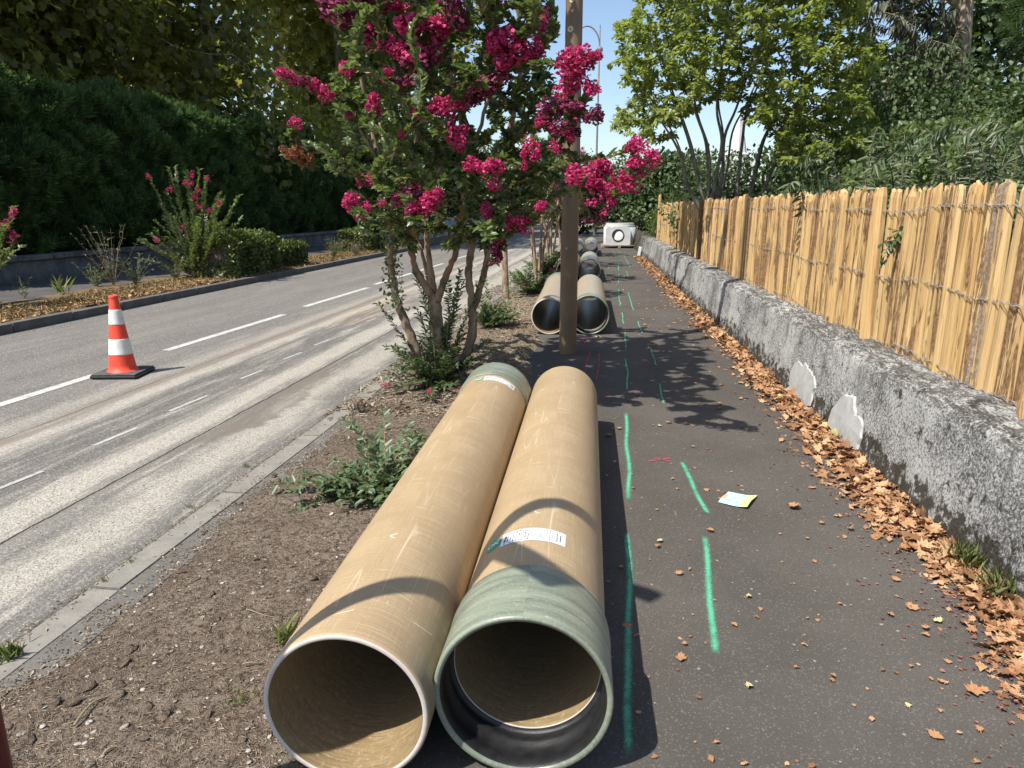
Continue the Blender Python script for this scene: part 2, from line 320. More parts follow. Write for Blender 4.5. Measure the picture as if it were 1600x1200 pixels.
def m_paint(name,col,kind):
    """road paint, worn away where its own noise says"""
    t=NT(name); u=t.xyz(t.uv()); o=t.obj(); d=t.M('ABSOLUTE',t.sub(u[0],.5)); f=t.noise(o,140,3,.7); g=t.noise(o,9,4,.65)
    if kind=='spray':
        f2=t.noise(o,260,3,.8); e=t.ss(t.add(d,t.mul(t.sub(f2,.5),1.1)),.40,.05); a=t.mul(e,t.ss(g,.25,.55,.35,.9)); a=t.mul(a,t.mx(t.ss(u[1],0.,.06),0.)); a=t.mul(a,t.ss(u[1],1.,.94))
    else:
        a=t.mul(t.ss(t.add(d,t.mul(t.sub(f,.5),.12)),.49,.45),t.ss(t.add(f,t.mul(g,.6)),.55,.85,.2,.9))
    tr=t.n.new('ShaderNodeBsdfTransparent'); c=t.mix(t.ss(f,.4,.7,0,.3),col,tuple(x*.6 for x in col))
    return t.fin(t.mixs(a,tr.outputs[0],t.pbr(c,.7,.3)))
def m_bark(name,c1,c2,c3=None):
    t=NT(name); o=t.obj(); n=t.noise(t.mapv(o,(1,1,.35)),14,5,.6,.5); f=t.noise(o,60,4,.7); c=t.mix(t.ss(n,.38,.6),c1,c2)
    if c3: c=t.mix(t.ss(t.noise(t.mapv(o,(1,1,.5)),5,4,.6),.55,.62,0,.8),c,c3)
    return t.fin(t.pbr(c,.8,.25,t.bump(t.add(f,n),.5,.006)))
def m_flower(name,c1,c2,c3):
    t=NT(name); r=t.geo('Random Per Island'); c=t.ramp(r,[(0,c1),(.55,c2),(1,c3)]); b=t.pbr(c,.6,.2); tr=t.n.new('ShaderNodeBsdfTranslucent'); t.L(c,tr.inputs[0]); return t.fin(t.mixs(.3,b,tr.outputs[0]))
def m_litter(name,c1,c2,c3):
    t=NT(name); r=t.geo('Random Per Island'); c=t.ramp(r,[(0,c1),(.5,c2),(1,c3)]); c=t.mix(t.ss(t.noise(t.obj(),70,4,.7),.5,.7,0,.4),c,tuple(x*.45 for x in c1)); return t.fin(t.pbr(c,.7,.25))
CHIPS=[(-.02,3.40,.022),(-.015,3.31,.012),(-.03,3.15,.026),(-.02,2.99,.010),(-.035,2.45,.032),(-.03,2.28,.016),(-.01,2.02,.020),(-.03,1.1,.01),(.02,2.75,.012),(-.04,3.7,.03)]
def m_pole():
    t=NT('brown painted steel'); o=t.obj(); v=t.voro(t.mapv(o,(1,1,.8)),3.4); vn=t.noise(o,30,4,.7); d=None
    for (px,pz,pr) in CHIPS:
        q=t.M('SQRT',t.add(t.M('POWER',t.sub(t.xyz(o)[0],px),2.),t.M('POWER',t.sub(t.xyz(o)[2],pz),2.))); q=t.M('DIVIDE',q,pr); d=q if d is None else t.M('MINIMUM',d,q)
    d=t.add(d,t.mul(t.sub(vn,.5),1.1)); chip=t.ss(d,1.05,.9); core=t.ss(d,.45,.35)
    c=t.mix(t.ss(t.noise(o,4,4,.6),.3,.7),(.165,.108,.06),(.20,.135,.08)); c=t.mix(chip,c,(.58,.52,.38)); c=t.mix(core,c,(.25,.16,.09)); return t.fin(t.pbr(c,.45,.45,t.bump(vn,.06,.002)))
MAT=dict(
 path=m_path(), road=m_road(), soil=m_soil(), lichen=m_lichen(), pipe=m_pipe(), piped=m_pipe(.45,'dull tan pipe wall'), pipeg=m_pipe(.85,'grey pipe wall'), inner=m_inner(), green=m_green(), pole=m_pole(),
 verge=m_concrete('verge earth',(.10,.07,.04),(.2,.14,.075),5,(.05,.035,.02),.5,1.),
 sidewalk=m_concrete('old pavement',(.075,.07,.068),(.11,.105,.1),3,(.05,.045,.04),.4),
 kerbl=m_concrete('light kerb stone',(.20,.185,.16),(.28,.26,.225),5,(.12,.11,.1),.5), kerbd=m_concrete('dark kerb strip',(.12,.112,.1),(.18,.168,.15),4,(.06,.055,.05),.5),
 kerbf=m_concrete('far kerb stone',(.10,.095,.088),(.15,.14,.13),5,(.05,.045,.04),.5),
 oldwall=m_concrete('weathered wall',(.09,.088,.082),(.2,.19,.175),3,(.05,.045,.04),.8,.8), plaster=m_concrete('grey plaster',(.36,.36,.345),(.46,.455,.44),9,(.28,.28,.27),.4,.3),
 precast=m_concrete('pale precast concrete',(.5,.5,.49),(.6,.6,.58),4,(.34,.34,.33),.35,.25), panel=m_concrete('pale panels',(.33,.35,.38),(.42,.44,.47),2,(.2,.2,.2),.3,.1),
 rubber=plain('black rubber',(.018,.018,.019),.38,.5,.3,30,.3), dkgrey=plain('dark grey rubber',(.09,.09,.088),.8,.2,.35,25,.5),
 orange=plain('orange cone plastic',(.80,.075,.04),.5,.4,.12,9,.1), white=plain('white reflective sleeve',(.70,.69,.64),.45,.4,.1,14,.05),
 maroon=plain('dark red painted steel',(.10,.008,.012),.4,.5,.1,8), steel=plain('galvanised wire',(.42,.41,.39),.5,.5,.2,30,0,.2), rust=plain('dull steel',(.16,.145,.12),.5,.4,.3,12),
 greysteel=plain('grey lamp steel',(.20,.21,.22),.5,.4,.1,5), lid=plain('white plastic marker',(.7,.7,.68),.5,.4,.1,8),
 woodp=m_wood('chestnut paling',(.41,.245,.095),(.63,.43,.20),.24), pallet=m_wood('pallet board',(.25,.19,.13),(.38,.3,.2),.1,False),
 paint=m_paint('white road paint',(.62,.60,.56),'line'), chalk=m_paint('thin white marking',(.5,.48,.45),'line'), sgreen=m_paint('green marking paint',(.12,.46,.28),'spray'), sred=m_paint('red marking paint',(.62,.06,.12),'spray'),
 barkc=m_bark('crape myrtle bark',(.16,.115,.08),(.38,.275,.19),(.28,.15,.085)), barkd=m_bark('dark bark',(.05,.042,.033),(.12,.1,.08)), barkg=m_bark('grey smooth bark',(.10,.09,.07),(.22,.2,.17)), barkp=m_bark('plane bark',(.12,.11,.075),(.3,.28,.2)), barke=m_bark('peeling pale bark',(.26,.19,.12),(.5,.42,.32),(.14,.11,.09)),
 lcrape=leafmat('crape myrtle leaf',(.075,.112,.045),(.14,.19,.075),(.26,.30,.16),.42,.32,.7), lcrapey=leafmat('yellowed leaf',(.35,.22,.03),(.3,.14,.02),(.18,.16,.04),.3),
 lsuck=leafmat('basal shoot leaf',(.07,.11,.05),(.125,.18,.085),(.19,.25,.13),.32,.4,.5),
 lconif=leafmat('conifer hedge spray',(.05,.095,.045),(.10,.165,.07),(.18,.235,.095),.42,.6,.2), lbrown=leafmat('dead hedge spray',(.09,.045,.02),(.12,.06,.03),None,.1,.7,.1),
 lplane=leafmat('plane tree leaf',(.10,.11,.04),(.17,.17,.06),(.30,.28,.11),.6,.45,.4,2.9), lhorn=leafmat('hornbeam leaf',(.19,.235,.075),(.31,.35,.12),(.42,.45,.20),.55,.5,.3),
 ldark=leafmat('dark shrub leaf',(.04,.068,.026),(.08,.125,.045),(.15,.19,.075),.3,.45,.4), lmid=leafmat('mid green leaf',(.08,.12,.04),(.14,.19,.065),(.24,.28,.11),.42,.45,.4),
 lbox=leafmat('box leaf',(.06,.085,.02),(.12,.16,.035),(.2,.23,.07),.3,.4,.45), leuc=leafmat('grey drooping leaf',(.075,.085,.06),(.13,.14,.10),(.2,.2,.15),.25,.5,.35), lpine=leafmat('soft pine needle',(.035,.065,.025),(.07,.12,.04),(.11,.17,.06),.35,.5,.3),
 lbud=leafmat('felted shrub leaf',(.08,.125,.055),(.14,.19,.09),(.34,.37,.28),.3,.55,.35),
 grass=leafmat('green weed',(.16,.21,.07),(.26,.3,.12),(.42,.4,.22),.45), straw=m_litter('dry straw',(.18,.13,.09),(.30,.235,.165),(.44,.37,.27)), twig=m_litter('dry weed stalk',(.13,.11,.06),(.24,.2,.12),(.34,.29,.19)),
 stone=m_litter('pale gravel',(.24,.2,.16),(.36,.32,.27),(.48,.44,.39)), dry=m_litter('dry plane leaf',(.17,.085,.042),(.36,.185,.088),(.50,.32,.18)), dryy=m_litter('pale yellow leaf',(.48,.42,.18),(.55,.46,.22),(.5,.42,.22)), drydk=m_litter('purple leaf crumbs',(.12,.04,.05),(.2,.08,.07),(.3,.16,.1)),
 gold=m_litter('golden dead grass',(.20,.13,.05),(.34,.24,.10),(.46,.36,.18)),
 fl=m_flower('crape myrtle blossom',(.38,.02,.10),(.56,.038,.155),(.74,.13,.29)), fldull=m_flower('fading blossom',(.11,.014,.035),(.24,.035,.09),(.38,.1,.19)), flbud=m_flower('seed heads',(.16,.12,.04),(.3,.12,.06),(.4,.09,.08)),
 core=plain('shaded hedge interior',(.012,.016,.008),.9,.1),
)
# ================================================================== SETTING
def sheet(name,x0,x1,y0,y1,z,mat,sk=True,step=2.):
    ys=np.arange(y0,y1+step,step); V=[];F=[]
    for i,y in enumerate(ys):
        s=SK*y if sk else 0; V+= [(x0+s,y,z),(x1+s,y,z)]
        if i: F.append((2*i-2,2*i-1,2*i+1,2*i))
    return tag(link(name,mesh_data(name,V,F,mat)),kind='structure')
sheet('ground',-600,600,-300,900,-.06,MAT['verge'],False,200)
sheet('road',-7.42,-2.05,-4,140,0.,MAT['road'])
sheet('footpath',-.75,1.95,-4,60,0.,MAT['path'],False)
def grid(name,x0,x1,y0,y1,sx,sy,fz,mat,sk=False):
    xs=np.linspace(x0,x1,max(2,int((x1-x0)/sx)+1)); ys=np.linspace(y0,y1,max(2,int((y1-y0)/sy)+1)); nx,ny=len(xs),len(ys)
    V=np.array([(x+(SK*y if sk else 0),y,fz(x,y)) for y in ys for x in xs]); i=np.arange(ny-1)[:,None]*nx; j=np.arange(nx-1)[None,:]
    F=np.stack([i+j,i+j+1,i+nx+j+1,i+nx+j],-1).reshape(-1,4); return V,F
def soilz(x,y):
    e=fbm(x,y,1.,1.7,4)*.10+fbm(x,y,4.,6.,3)*.04; edge=min(1,max(0,(-.50+e-x)/.13)); ek=min(1,max(0,(x-(-1.80+SK*y))/.10))
    z=.030+fbm(x,y,0.,1.3,3)*.02+fbm(x,y,2.,7.,4)*.013
    u=min(1,max(0,(-.80-x)/.16)) if y<5.0 else 1.; z=z*u+.002*(1-u)
    return -.02+(z+.02)*edge*(.62+.38*ek)-(.006 if u<.02 else 0)
for nm,(y0,y1,s) in dict(a=(.4,7,.03),b=(7,14,.06),c=(14,60,.2)).items():
    V,F=grid('soil',-1.85,-.2,y0,y1,s,s,lambda x,y:soilz(x+ (SK*y if False else 0),y),MAT['soil'])
    # left edge follows the kerb
    t=(V[:,0]+.2)/(-1.65); V[:,0]=V[:,0]+t*(SK*V[:,1]) ; V[:,2]=[soilz(a,b) for a,b in V[:,:2]]
    o=link('planting_strip',mesh_data('planting_strip',V,F,MAT['soil'],True)); o['kind']='structure'
# near kerb: light stones flush with the road and a dark strip behind them
kerb=link('kerb_near',mesh_data('kerb_near',*[shear(box(-1.93,-1.80,-1,60,-.05,.006)[0]),box(0,1,0,1,0,1)[1]],MAT['kerbd'])); kerb['kind']='structure'
base_k=mesh_data('kerb_stone',*box(-.062,.062,0,.985,-.05,.012),MAT['kerbl'])
for i in range(46):
    y=-.6+i*1.0; o=link('kerb_stone',base_k,kerb,(rx(-1.995,y),y,random.uniform(-.003,.003))); o.rotation_euler=(0,random.uniform(-.01,.01),-math.atan(SK)+random.uniform(-.004,.004))
kerbL=link('kerb_far',mesh_data('kerb_far',shear(box(-7.62,-7.50,-2,90,-.05,.085)[0]),box(0,1,0,1,0,1)[1],MAT['kerbf'])); kerbL['kind']='structure'
kf=link('tmp',mesh_data('kerb_stone',*box(-.07,.07,0,.985,-.05,.115),MAT['kerbf'])); kfm=kf.data; bpy.data.objects.remove(kf)
for i in range(50):
    y=2+i*1.0; o=link('kerb_stone',kfm,kerbL,(rx(-7.42,y),y,random.uniform(-.004,.004))); o.rotation_euler=(0,random.uniform(-.015,.015),-math.atan(SK))
V,F=grid('v',-9.3,-7.55,2,60,.12,.12,lambda x,y:.10+fbm(x,y,0,1.2,3)*.05,None); V[:,0]+=SK*V[:,1]
o=link('far_verge',mesh_data('far_verge',V,F,MAT['verge'],True)); o['kind']='structure'
sheet('far_pavement',-11.6,-9.2,-2,90,.09,MAT['sidewalk'])
V,F=grid('g',2.02,40,-5,90,1.,1.,lambda x,y:.42+fbm(x,y,0,.3,2)*.1,None)
o=link('garden_ground',mesh_data('garden_ground',V,F,MAT['verge'],True)); o['kind']='structure'

# ---- paint on the road and the path
def ribbon(pts,wd,z,rag=0.):
    P=np.array([(p[0],p[1]) for p in pts],float); 
    d=np.r_[0,np.cumsum(np.linalg.norm(np.diff(P,axis=0),axis=1))]; n=max(3,int(d[-1]/.05)); s=np.linspace(0,d[-1],n)
    Q=np.stack([np.interp(s,d,P[:,0]),np.interp(s,d,P[:,1])],1); T=np.gradient(Q,axis=0); T/=np.linalg.norm(T,axis=1,keepdims=True); N=np.stack([-T[:,1],T[:,0]],1)
    Q=Q+N*(np.sin(s*9+P[0,0]*50)*rag)[:,None]
    V=[];uv=[];F=[]
    for i in range(n):
        V+=[(*(Q[i]+N[i]*wd/2),z),(*(Q[i]-N[i]*wd/2),z)]; uv+=[(0,s[i]/d[-1]),(1,s[i]/d[-1])]
        if i: F.append((2*i-2,2*i,2*i+1,2*i-1))
    return V,F,uv
def marking(name,label,pts,wd,z,mat,group,rag=0.):
    V,F,uv=ribbon(pts,wd,z,rag); o=link(name,mesh_data(name,V,F,mat,uv=uv)); o['kind']='structure'; return o
for (y0,y1) in ((1.4,5.95),(7.1,9.8),(10.65,13.4),(14.0,19.6),(21.2,24),(25.4,28.2),(30,33),(35,38)):
    marking('centre_line',0,[(rx(-4.78,y0),y0),(rx(-4.72,y1),y1)],.11,.004,MAT['paint'],0)
for (y0,y1) in ((2.45,2.8),(3.32,3.6),(4.06,4.45),(4.87,5.35),(5.93,6.3),(6.79,7.16),(7.56,7.92),(8.41,8.72),(9.3,9.6),(10.2,10.5)):
    marking('guide_line',0,[(rx(-3.31,y0),y0),(rx(-3.28,y1),y1)],.035,.004,MAT['chalk'],0)
g2=lambda L:[gnd(u,v)[:2] for u,v in L]
for L in ([(985,1190),(979,1100),(980,1030),(984,930),(980,832)],[(981,785),(984,740),(979,700),(979,645)],[(979,612),(981,585),(977,560)],[(978,545),(976,520)],[(974,507),(972,488)],[(970,480),(967,466),(967,452)],[(966,444),(967,428)],[(966,424),(967,410)],[(963,402),(958,392)],
          [(1117,1026),(1109,930),(1101,838)],[(1108,806),(1087,770),(1065,722)],[(1037,632),(1030,600)],[(1025,572),(1017,545)],[(1004,522),(996,502)],[(990,487),(981,456)],[(982,436),(979,424)],[(985,418),(975,400)],[(974,398),(964,392)]):
    marking('green_marking',0,g2(L),.045 if L[0][1]>640 else .03,.006,MAT['sgreen'],0,.003)
for L in ([(922,548),(917,570),(912,592)],[(936,553),(936,575),(931,596)],[(908,524),(914,538)],[(1012,722),(1048,717)],[(1022,716),(1046,722)],[(893,590),(880,610)]):
    marking('red_marking',0,g2(L),.02,.006,MAT['sred'],0)

# ---- low retaining wall on the right, with its rough lichened face
wl=thing('retaining_wall','low grey concrete wall with black lichen and moss, running beside the dark path','wall',(1.78,12,0))
ys=np.concatenate([np.arange(1.2,8,.025),np.arange(8,14,.06),np.arange(14,46,.2)]); prof=[(1.68,-.03),(1.685,.04),(1.69,.08),(1.695,.12),(1.70,.16),(1.705,.2),(1.712,.24),(1.718,.28),(1.724,.32),(1.73,.36),(1.735,.4),(1.74,.44),(1.745,.475),(1.75,.51),(1.757,.54),(1.772,.560),(1.80,.572),(1.84,.580),(1.90,.585),(1.99,.588),(2.08,.585),(2.09,.3)]
V=[];n=len(prof)
for y in ys:
    wv=fbm(0,y,3,.5,3)*.02
    for k,(x,z) in enumerate(prof):
        d=fbm(y,z*1.3,0,7.,4)*.016+fbm(y,z,9,22.,3)*.005
        V.append((x+wv-(abs(d)*1.2 if k<15 else 0), y, z+(d*1.4 if k>=12 else 0)-(.0)))
i=np.arange(len(ys)-1)[:,None]*n; j=np.arange(n-1)[None,:]
F=np.stack([i+j,i+j+1,i+n+j+1,i+n+j],-1).reshape(-1,4)
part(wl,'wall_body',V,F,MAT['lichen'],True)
def patch(name,pts):
    c=np.mean(pts,axis=0); K=60; P=[]
    pts=np.array(pts); 
    for k in range(K):
        a=2*math.pi*k/K; best=None
        d=np.array([math.cos(a),math.sin(a)]); r=max(.02,np.max((pts-c)@d)); P.append(c+d*r*(.84+.16*fbm(math.cos(a)*1.5+c[0],math.sin(a)*1.5,0,1.6,5)))
    def X(z): return 1.667+.13*max(0,z)+ .0
    V=[(X(c[1])-.012,c[0],c[1])]+[(X(z)-.006+.004*fbm(y,z,2,9,3),y,z) for y,z in P]+[(X(z)+.022,c[0]+(y-c[0])*1.10,c[1]+(z-c[1])*1.08) for y,z in P]
    F=[(0,1+(k+1)%K,1+k) for k in range(K)]+[(1+k,1+(k+1)%K,1+K+(k+1)%K,1+K+k) for k in range(K)]
    part(wl,name,V,F,MAT['plaster'],label='smooth pale cement repair on the rough wall face')
patch('repair_patch',[(5.55,.33),(6.0,.05),(5.3,.02),(5.3,.16),(5.75,.3)])
patch('repair_patch',[(4.74,.33),(4.95,.12),(4.45,.02),(4.32,.06),(4.5,.26)])
# ---- far wall below the conifer hedge
fw=thing('hedge_wall','long grey weathered wall with a coping, below the conifer hedge','wall',(rx(-11.3,20),20,.09))
G1=G(); V,F=box(-11.55,-11.3,1,70,-.05,.5); part(fw,'wall_body',shear(V),F,MAT['oldwall'])
cm=None
for k in range(30):
    y=3+k*1.5; V,F=box(-11.60,-11.25,y,y+1.48,.502,.60)
    if cm is None: o=part(fw,'coping_stone',shear(V),F,MAT['oldwall']); bevel(o,.012,1); cm=o
    else:
        o=cm.copy(); COL.objects.link(o); o.location=cm.location+Vector((SK*k*1.5,k*1.5,0))
# ---- pale panel fence further along the road
pf=thing('panel_fence','pale grey panel fence at the far left side of the road','fence',(rx(-8.6,36),36,.0))
for k in range(11):
    y=28.6+k*2.1; V,F=box(-8.72,-8.66,y+.05,y+2.05,.12,1.02); part(pf,'panel',shear(V),F,MAT['panel'])
    V,F=box(-8.75,-8.63,y-.05,y+.048,-.05,1.08); part(pf,'post',shear(V),F,MAT['precast'])

# ================================================================== PIPES
def uvlathe(prof,n=96):
    """lathe about local Y, duplicated seam, uv in metres. prof (r,y)."""
    P=np.array(prof,float); k=len(P); a=np.linspace(0,2*np.pi,n+1); V=np.zeros((k,n+1,3)); V[:,:,0]=P[:,0:1]*np.sin(a); V[:,:,2]=P[:,0:1]*np.cos(a); V[:,:,1]=P[:,1:2]
    uv=np.zeros((k,n+1,2)); uv[:,:,0]=a*.225; uv[:,:,1]=P[:,1:2]
    i=np.arange(k-1)[:,None]*(n+1); j=np.arange(n)[None,:]
    F=np.stack([i+j,i+j+1,i+n+1+j+1,i+n+1+j],-1).reshape(-1,4)
    return V.reshape(-1,3),F,uv.reshape(-1,2)
PIPE={}
def pipe_meshes():
    ro,ri,L=.2247,.2085,3.0
    V,F,uv=uvlathe([(ro-.004,0),(ro-.0005,.004)]+[(ro,y) for y in np.linspace(.012,L-.012,30)]+[(ro-.0005,L-.004),(ro-.004,L)]); 
    for q_ in ('pipe','piped','pipeg'): PIPE['shell_'+q_]=mesh_data('shell',V,F,MAT[q_],True,uv)
    V,F,uv=uvlathe([(ri,y) for y in np.linspace(L,0,24)]); PIPE['bore']=mesh_data('bore',V,F,MAT['inner'],True,uv)
    t=NT('cut pipe edge'); MAT['cut']=t.fin(t.pbr(t.mix(t.noise(t.obj(),60,4,.7),(.42,.36,.32),(.66,.6,.54)),.6,.3))
    V0,F0,u0=uvlathe([(ri-.0003,.0006),(ri+.002,-.002),(ro-.005,-.002),(ro-.0035,.0006)])
    PIPE['rim']=mesh_data('rim',V0,F0,MAT['cut'],True,u0)
    # coupling: sits on the end y=0 and stands out .13 beyond it
    R=.2403; prof=[(R-.010,-.145),(R-.003,-.147),(R,-.140),(R,-.11),(R-.001,-.05),(R-.002,.03),(R-.001,.10),(R-.004,.135),(R-.010,.150),(R-.0135,.154)]
    V,F,uv=uvlathe(prof); V2,F2,uv2=uvlathe([(.2252,.1535),(R-.0135,.1545)]); V3,F3,uv3=uvlathe([(R-.010,-.1452),(.2235,-.142),(.2235,-.135)][::-1])
    PIPE['coupling']=mesh_data('coupling',np.r_[V,V3],np.r_[F,F3[:,::-1]+len(V)],MAT['green'],True,np.r_[uv,uv3])
    V,F,uv=uvlathe([(.2240,-.140),(.2195,-.132),(.2195,-.105),(.2225,-.1),(.2225,-.06),(.2155,-.052),(.2155,-.03),(.2215,-.024),(.2215,-.006),(.2095,-.004)][::-1]); PIPE['seal']=mesh_data('rubber_seal',V,F,MAT['rubber'],True,uv)
pipe_meshes()
def bend_on(V,r):
    """flat (s,y,h) -> wrapped over the top of a cylinder of radius r about local Y"""
    V=np.array(V,float); a=V[:,0]/r; return np.stack([(r+V[:,2])*np.sin(a),V[:,1],(r+V[:,2])*np.cos(a)],1)
def strip(s0,s1,y0,y1,h,n=14,rag=0):
    ss=np.linspace(s0,s1,n); V=[];F=[]
    for i,s in enumerate(ss):
        V+=[(s,y0+(random.uniform(-rag,rag)),h),(s,y1+random.uniform(-rag,rag),h)]
        if i: F.append((2*i-2,2*i,2*i+1,2*i-1))
    return V,F
MAT['sticker']=plain('white sticker paper',(.72,.74,.76),.5,.3,.04,40); MAT['ink']=plain('dark print',(.05,.06,.08),.6,.3,.05); MAT['inkl']=plain('grey print',(.3,.32,.35),.6,.3,.05); MAT['okg']=plain('green sticker',(.01,.36,.2),.45,.4,.06,20)
def text_mesh(s,size,off=(0,0)):
    cu=bpy.data.curves.new('t','FONT'); cu.body=s; cu.size=size; cu.align_x='CENTER'; cu.align_y='CENTER'; cu.resolution_u=2; cu.offset=.0012
    o=bpy.data.objects.new('t',cu); COL.objects.link(o); bpy.context.view_layer.update(); dg=bpy.context.evaluated_depsgraph_get(); me=bpy.data.meshes.new_from_object(o.evaluated_get(dg))
    V=np.array([v.co[:] for v in me.vertices]); F=[tuple(p.vertices) for p in me.polygons]; bpy.data.objects.remove(o); bpy.data.meshes.remove(me)
    return V,F
def sticker(th,s0,s1,y0,y1,r,torn=False,flip=1):
    V,F=strip(s0,s1,y0,y1,.0012,18,.003 if torn else 0); o=part(th,'sticker',bend_on(V,r),F,MAT['sticker'],world=False,label='white printed sticker')
    g=G(); gl=G(); W=s1-s0; H=y1-y0; n=17
    for i in range(n):
        s=s0+W*(.055+.78*i/n); y=y0+H*.06
        while y<y0+H*.92:
            L=random.uniform(.004,.012)
            if random.random()<.72: (g if i<9 and random.random()<.65 else gl).add(*strip(s,s+W*.016,y,min(y+L,y0+H*.95),.0020,2))
            y+=L+random.uniform(.002,.006)
    for k,(s,a,b) in enumerate([(.045,.25,.42),(.055,.5,.7)]): g.add(*strip(s0+W*s,s0+W*(s+.03),y0+H*a,y0+H*b,.0022,2))
    for i in range(8): gl.add(*strip(s0+W*.85,s0+W*.875,y0+H*(.14+.09*i),y0+H*(.14+.09*i+.06),.0020,2)); g.add(*strip(s0+W*.905,s0+W*.925,y0+H*(.2+.07*i),y0+H*(.2+.07*i+.04),.0020,2))
    for i in range(12):
        a=i*math.pi/6; cx,cy=s0+W*.958,y0+H*.5; gl.add([(cx+.006*math.cos(a),cy+.006*math.sin(a),.002),(cx+.006*math.cos(a+.53),cy+.006*math.sin(a+.53),.002),(cx+.0045*math.cos(a+.53),cy+.0045*math.sin(a+.53),.002),(cx+.0045*math.cos(a),cy+.0045*math.sin(a),.002)],[(3,2,1,0)])
    for gg,mm in ((g,'ink'),(gl,'inkl')):
        V,F=gg.get(); p=link('print',mesh_data('print',bend_on(V,r),F,MAT[mm]),o)
def oksticker(th,sc,yc,r,sy=.036,ss=.031):
    K=28; V=[(sc,yc,.0013)]+[(sc+ss*math.cos(2*math.pi*k/K),yc+sy*math.sin(2*math.pi*k/K),.0013) for k in range(K)]
    o=part(th,'ok_sticker',bend_on(V,r),[(0,1+k,1+(k+1)%K) for k in range(K)],MAT['okg'],world=False,label='green oval OK sticker')
    V,F=text_mesh('OK',.034); V=V+np.array([sc,yc,.0022]); link('lettering',mesh_data('lettering',bend_on(V,r),F,MAT['sticker']),o)
def make_pipe(label,xc,y0,coup_near,zt=(0,0),group='large pipes laid in pairs along the footpath',roll=0.,stick=None,m='pipe'):
    """y0: near end of the visible pipe. coup_near: coupling on the near end."""
    z0=.2408 if coup_near else .2250; z1=.2250 if coup_near else .2408; L=3.
    th=thing('pipe',label,'pipe',(xc,y0+(0.147 if coup_near else 0),z0),group)
    th.rotation_euler=(math.atan2(z1-z0,L),0,roll)
    for k in ('shell','bore','rim'): link(k,PIPE[k if k!='shell' else 'shell_'+m],th)
    o=link('rim',PIPE['rim'],th,(0,L,0)); o.rotation_euler=(0,0,math.pi)
    if coup_near: cs=[0]
    else: cs=[1]
    for c in cs:
        for k in ('coupling','seal'):
            o=link('coupling' if k=='coupling' else 'rubber_seal',PIPE[k],th)
            if c: o.location=(0,L,0); o.rotation_euler=(0,0,math.pi)
    return th
pl=make_pipe('tan pipe with a bare pale rim, left of the nearest pair',-.606,1.541,False)
sticker(pl,-.03,.178,2.70,2.795,.2247,True); oksticker(pl,-.062,2.735,.2247,.034,.03)
pr=make_pipe('tan pipe with a green coupling at its near end, right of the nearest pair',-.147,1.615,True)
sticker(pr,-.122,.096,.325,.415,.2247); oksticker(pr,-.158,.378,.2247)
make_pipe('tan pipe half behind the brown lamp post, left of the second pair',-.4625,8.55,False,roll=.006,m='piped')
make_pipe('tan pipe with a green coupling, right of the second pair behind the post',.0200,8.6,True,m='piped')
make_pipe('dull grey-tan pipe hidden by the post, left of the third pair along the path',-.46,14.9,False,m='pipeg')
make_pipe('dull grey-tan pipe with a coupling, right of the third pair along the path',.005,14.95,True,m='pipeg')
make_pipe('grey-tan pipe farthest left, in the last pair before the concrete chamber',-.42,22.9,True,m='pipeg')
make_pipe('grey-tan pipe farthest right, in the last pair before the concrete chamber',.05,23.1,False,m='pipeg')

# ================================================================== CHAMBER ON ITS PALLET
ch=thing('concrete_chamber','pale precast concrete chamber with a round opening, at the end of the path','chamber',(1.13,28.6,.12))
def front_plate():
    K=40; V=[];F=[]; cx,cz=.0,.36; hw,z0,z1=.50,0.,.66
    for yy in (-.62,-.50):
        for rr in ('h','o'):
            for k in range(K):
                a=2*math.pi*k/K; c,s=math.cos(a),math.sin(a)
                cx=-.06
                if rr=='h': V.append((cx+.225*c,yy,cz+.225*s))
                else:
                    t=min((hw-.03)/abs(c) if abs(c)>1e-6 else 9,((z1-cz) if s>0 else (cz-z0))/abs(s) if abs(s)>1e-6 else 9); V.append((cx+t*c,yy,cz+t*s))
    for k in range(K):
        k2=(k+1)%K; F+=[(k,k2,K+k2,K+k),(2*K+k,3*K+k,3*K+k2,2*K+k2),(K+k,K+k2,3*K+k2,3*K+k),(k,2*K+k,2*K+k2,k2)]
    return V,F
V,F=front_plate(); o=part(ch,'front_face',V,F,MAT['precast'],world=False)
V,F=lathe([(.62,0),(.62,.66),(.5,.67),(.5,.62),(.5,.05)],48,c=(.02,0,0)); o=part(ch,'body',V,F,MAT['precast'],True,world=False)
V,F=lathe([(.50,.672),(.585,.672),(.585,.73),(.54,.735),(.54,.81),(.44,.81),(.44,.68)],48,c=(.02,0,0)); part(ch,'riser_ring',V,F,MAT['precast'],world=False)
V,F=lathe([(.235,-.63),(.235,-.61),(.19,-.605),(.19,-.52),(.19,-.635),(.225,-.64)],40,'y',c=(-.06,0,.36)); part(ch,'pipe_gasket',V,F,MAT['rubber'],world=False)
V,F=lathe([(.0,0),(.5,0),(.5,.03),(0,.03)],40,c=(.02,0,.0)); part(ch,'floor_slab',V,F,MAT['precast'],world=False)
pa=thing('pallet','weathered wooden pallet beneath the concrete chamber','pallet',(1.13,28.6,0))
for k in range(5): part(pa,'top_board',*box(-.68,.68,-.66+k*.3,-.66+k*.3+.12,.098,.118),MAT['pallet'],world=False)
for x in (-.64,0,.64):
    part(pa,'bearer',*box(x-.05,x+.05,-.64,.66,.0,.02),MAT['pallet'],world=False)
    for y in (-.62,0,.6): part(pa,'block',*box(x-.05,x+.05,y-.06,y+.06,.021,.097),MAT['pallet'],world=False)
V,F=box(-.045,.045,-.03,.03,0,.30); V[:,0]+=V[:,2]*.15; V[4:,2]-=.03*(V[4:,0]>.04)
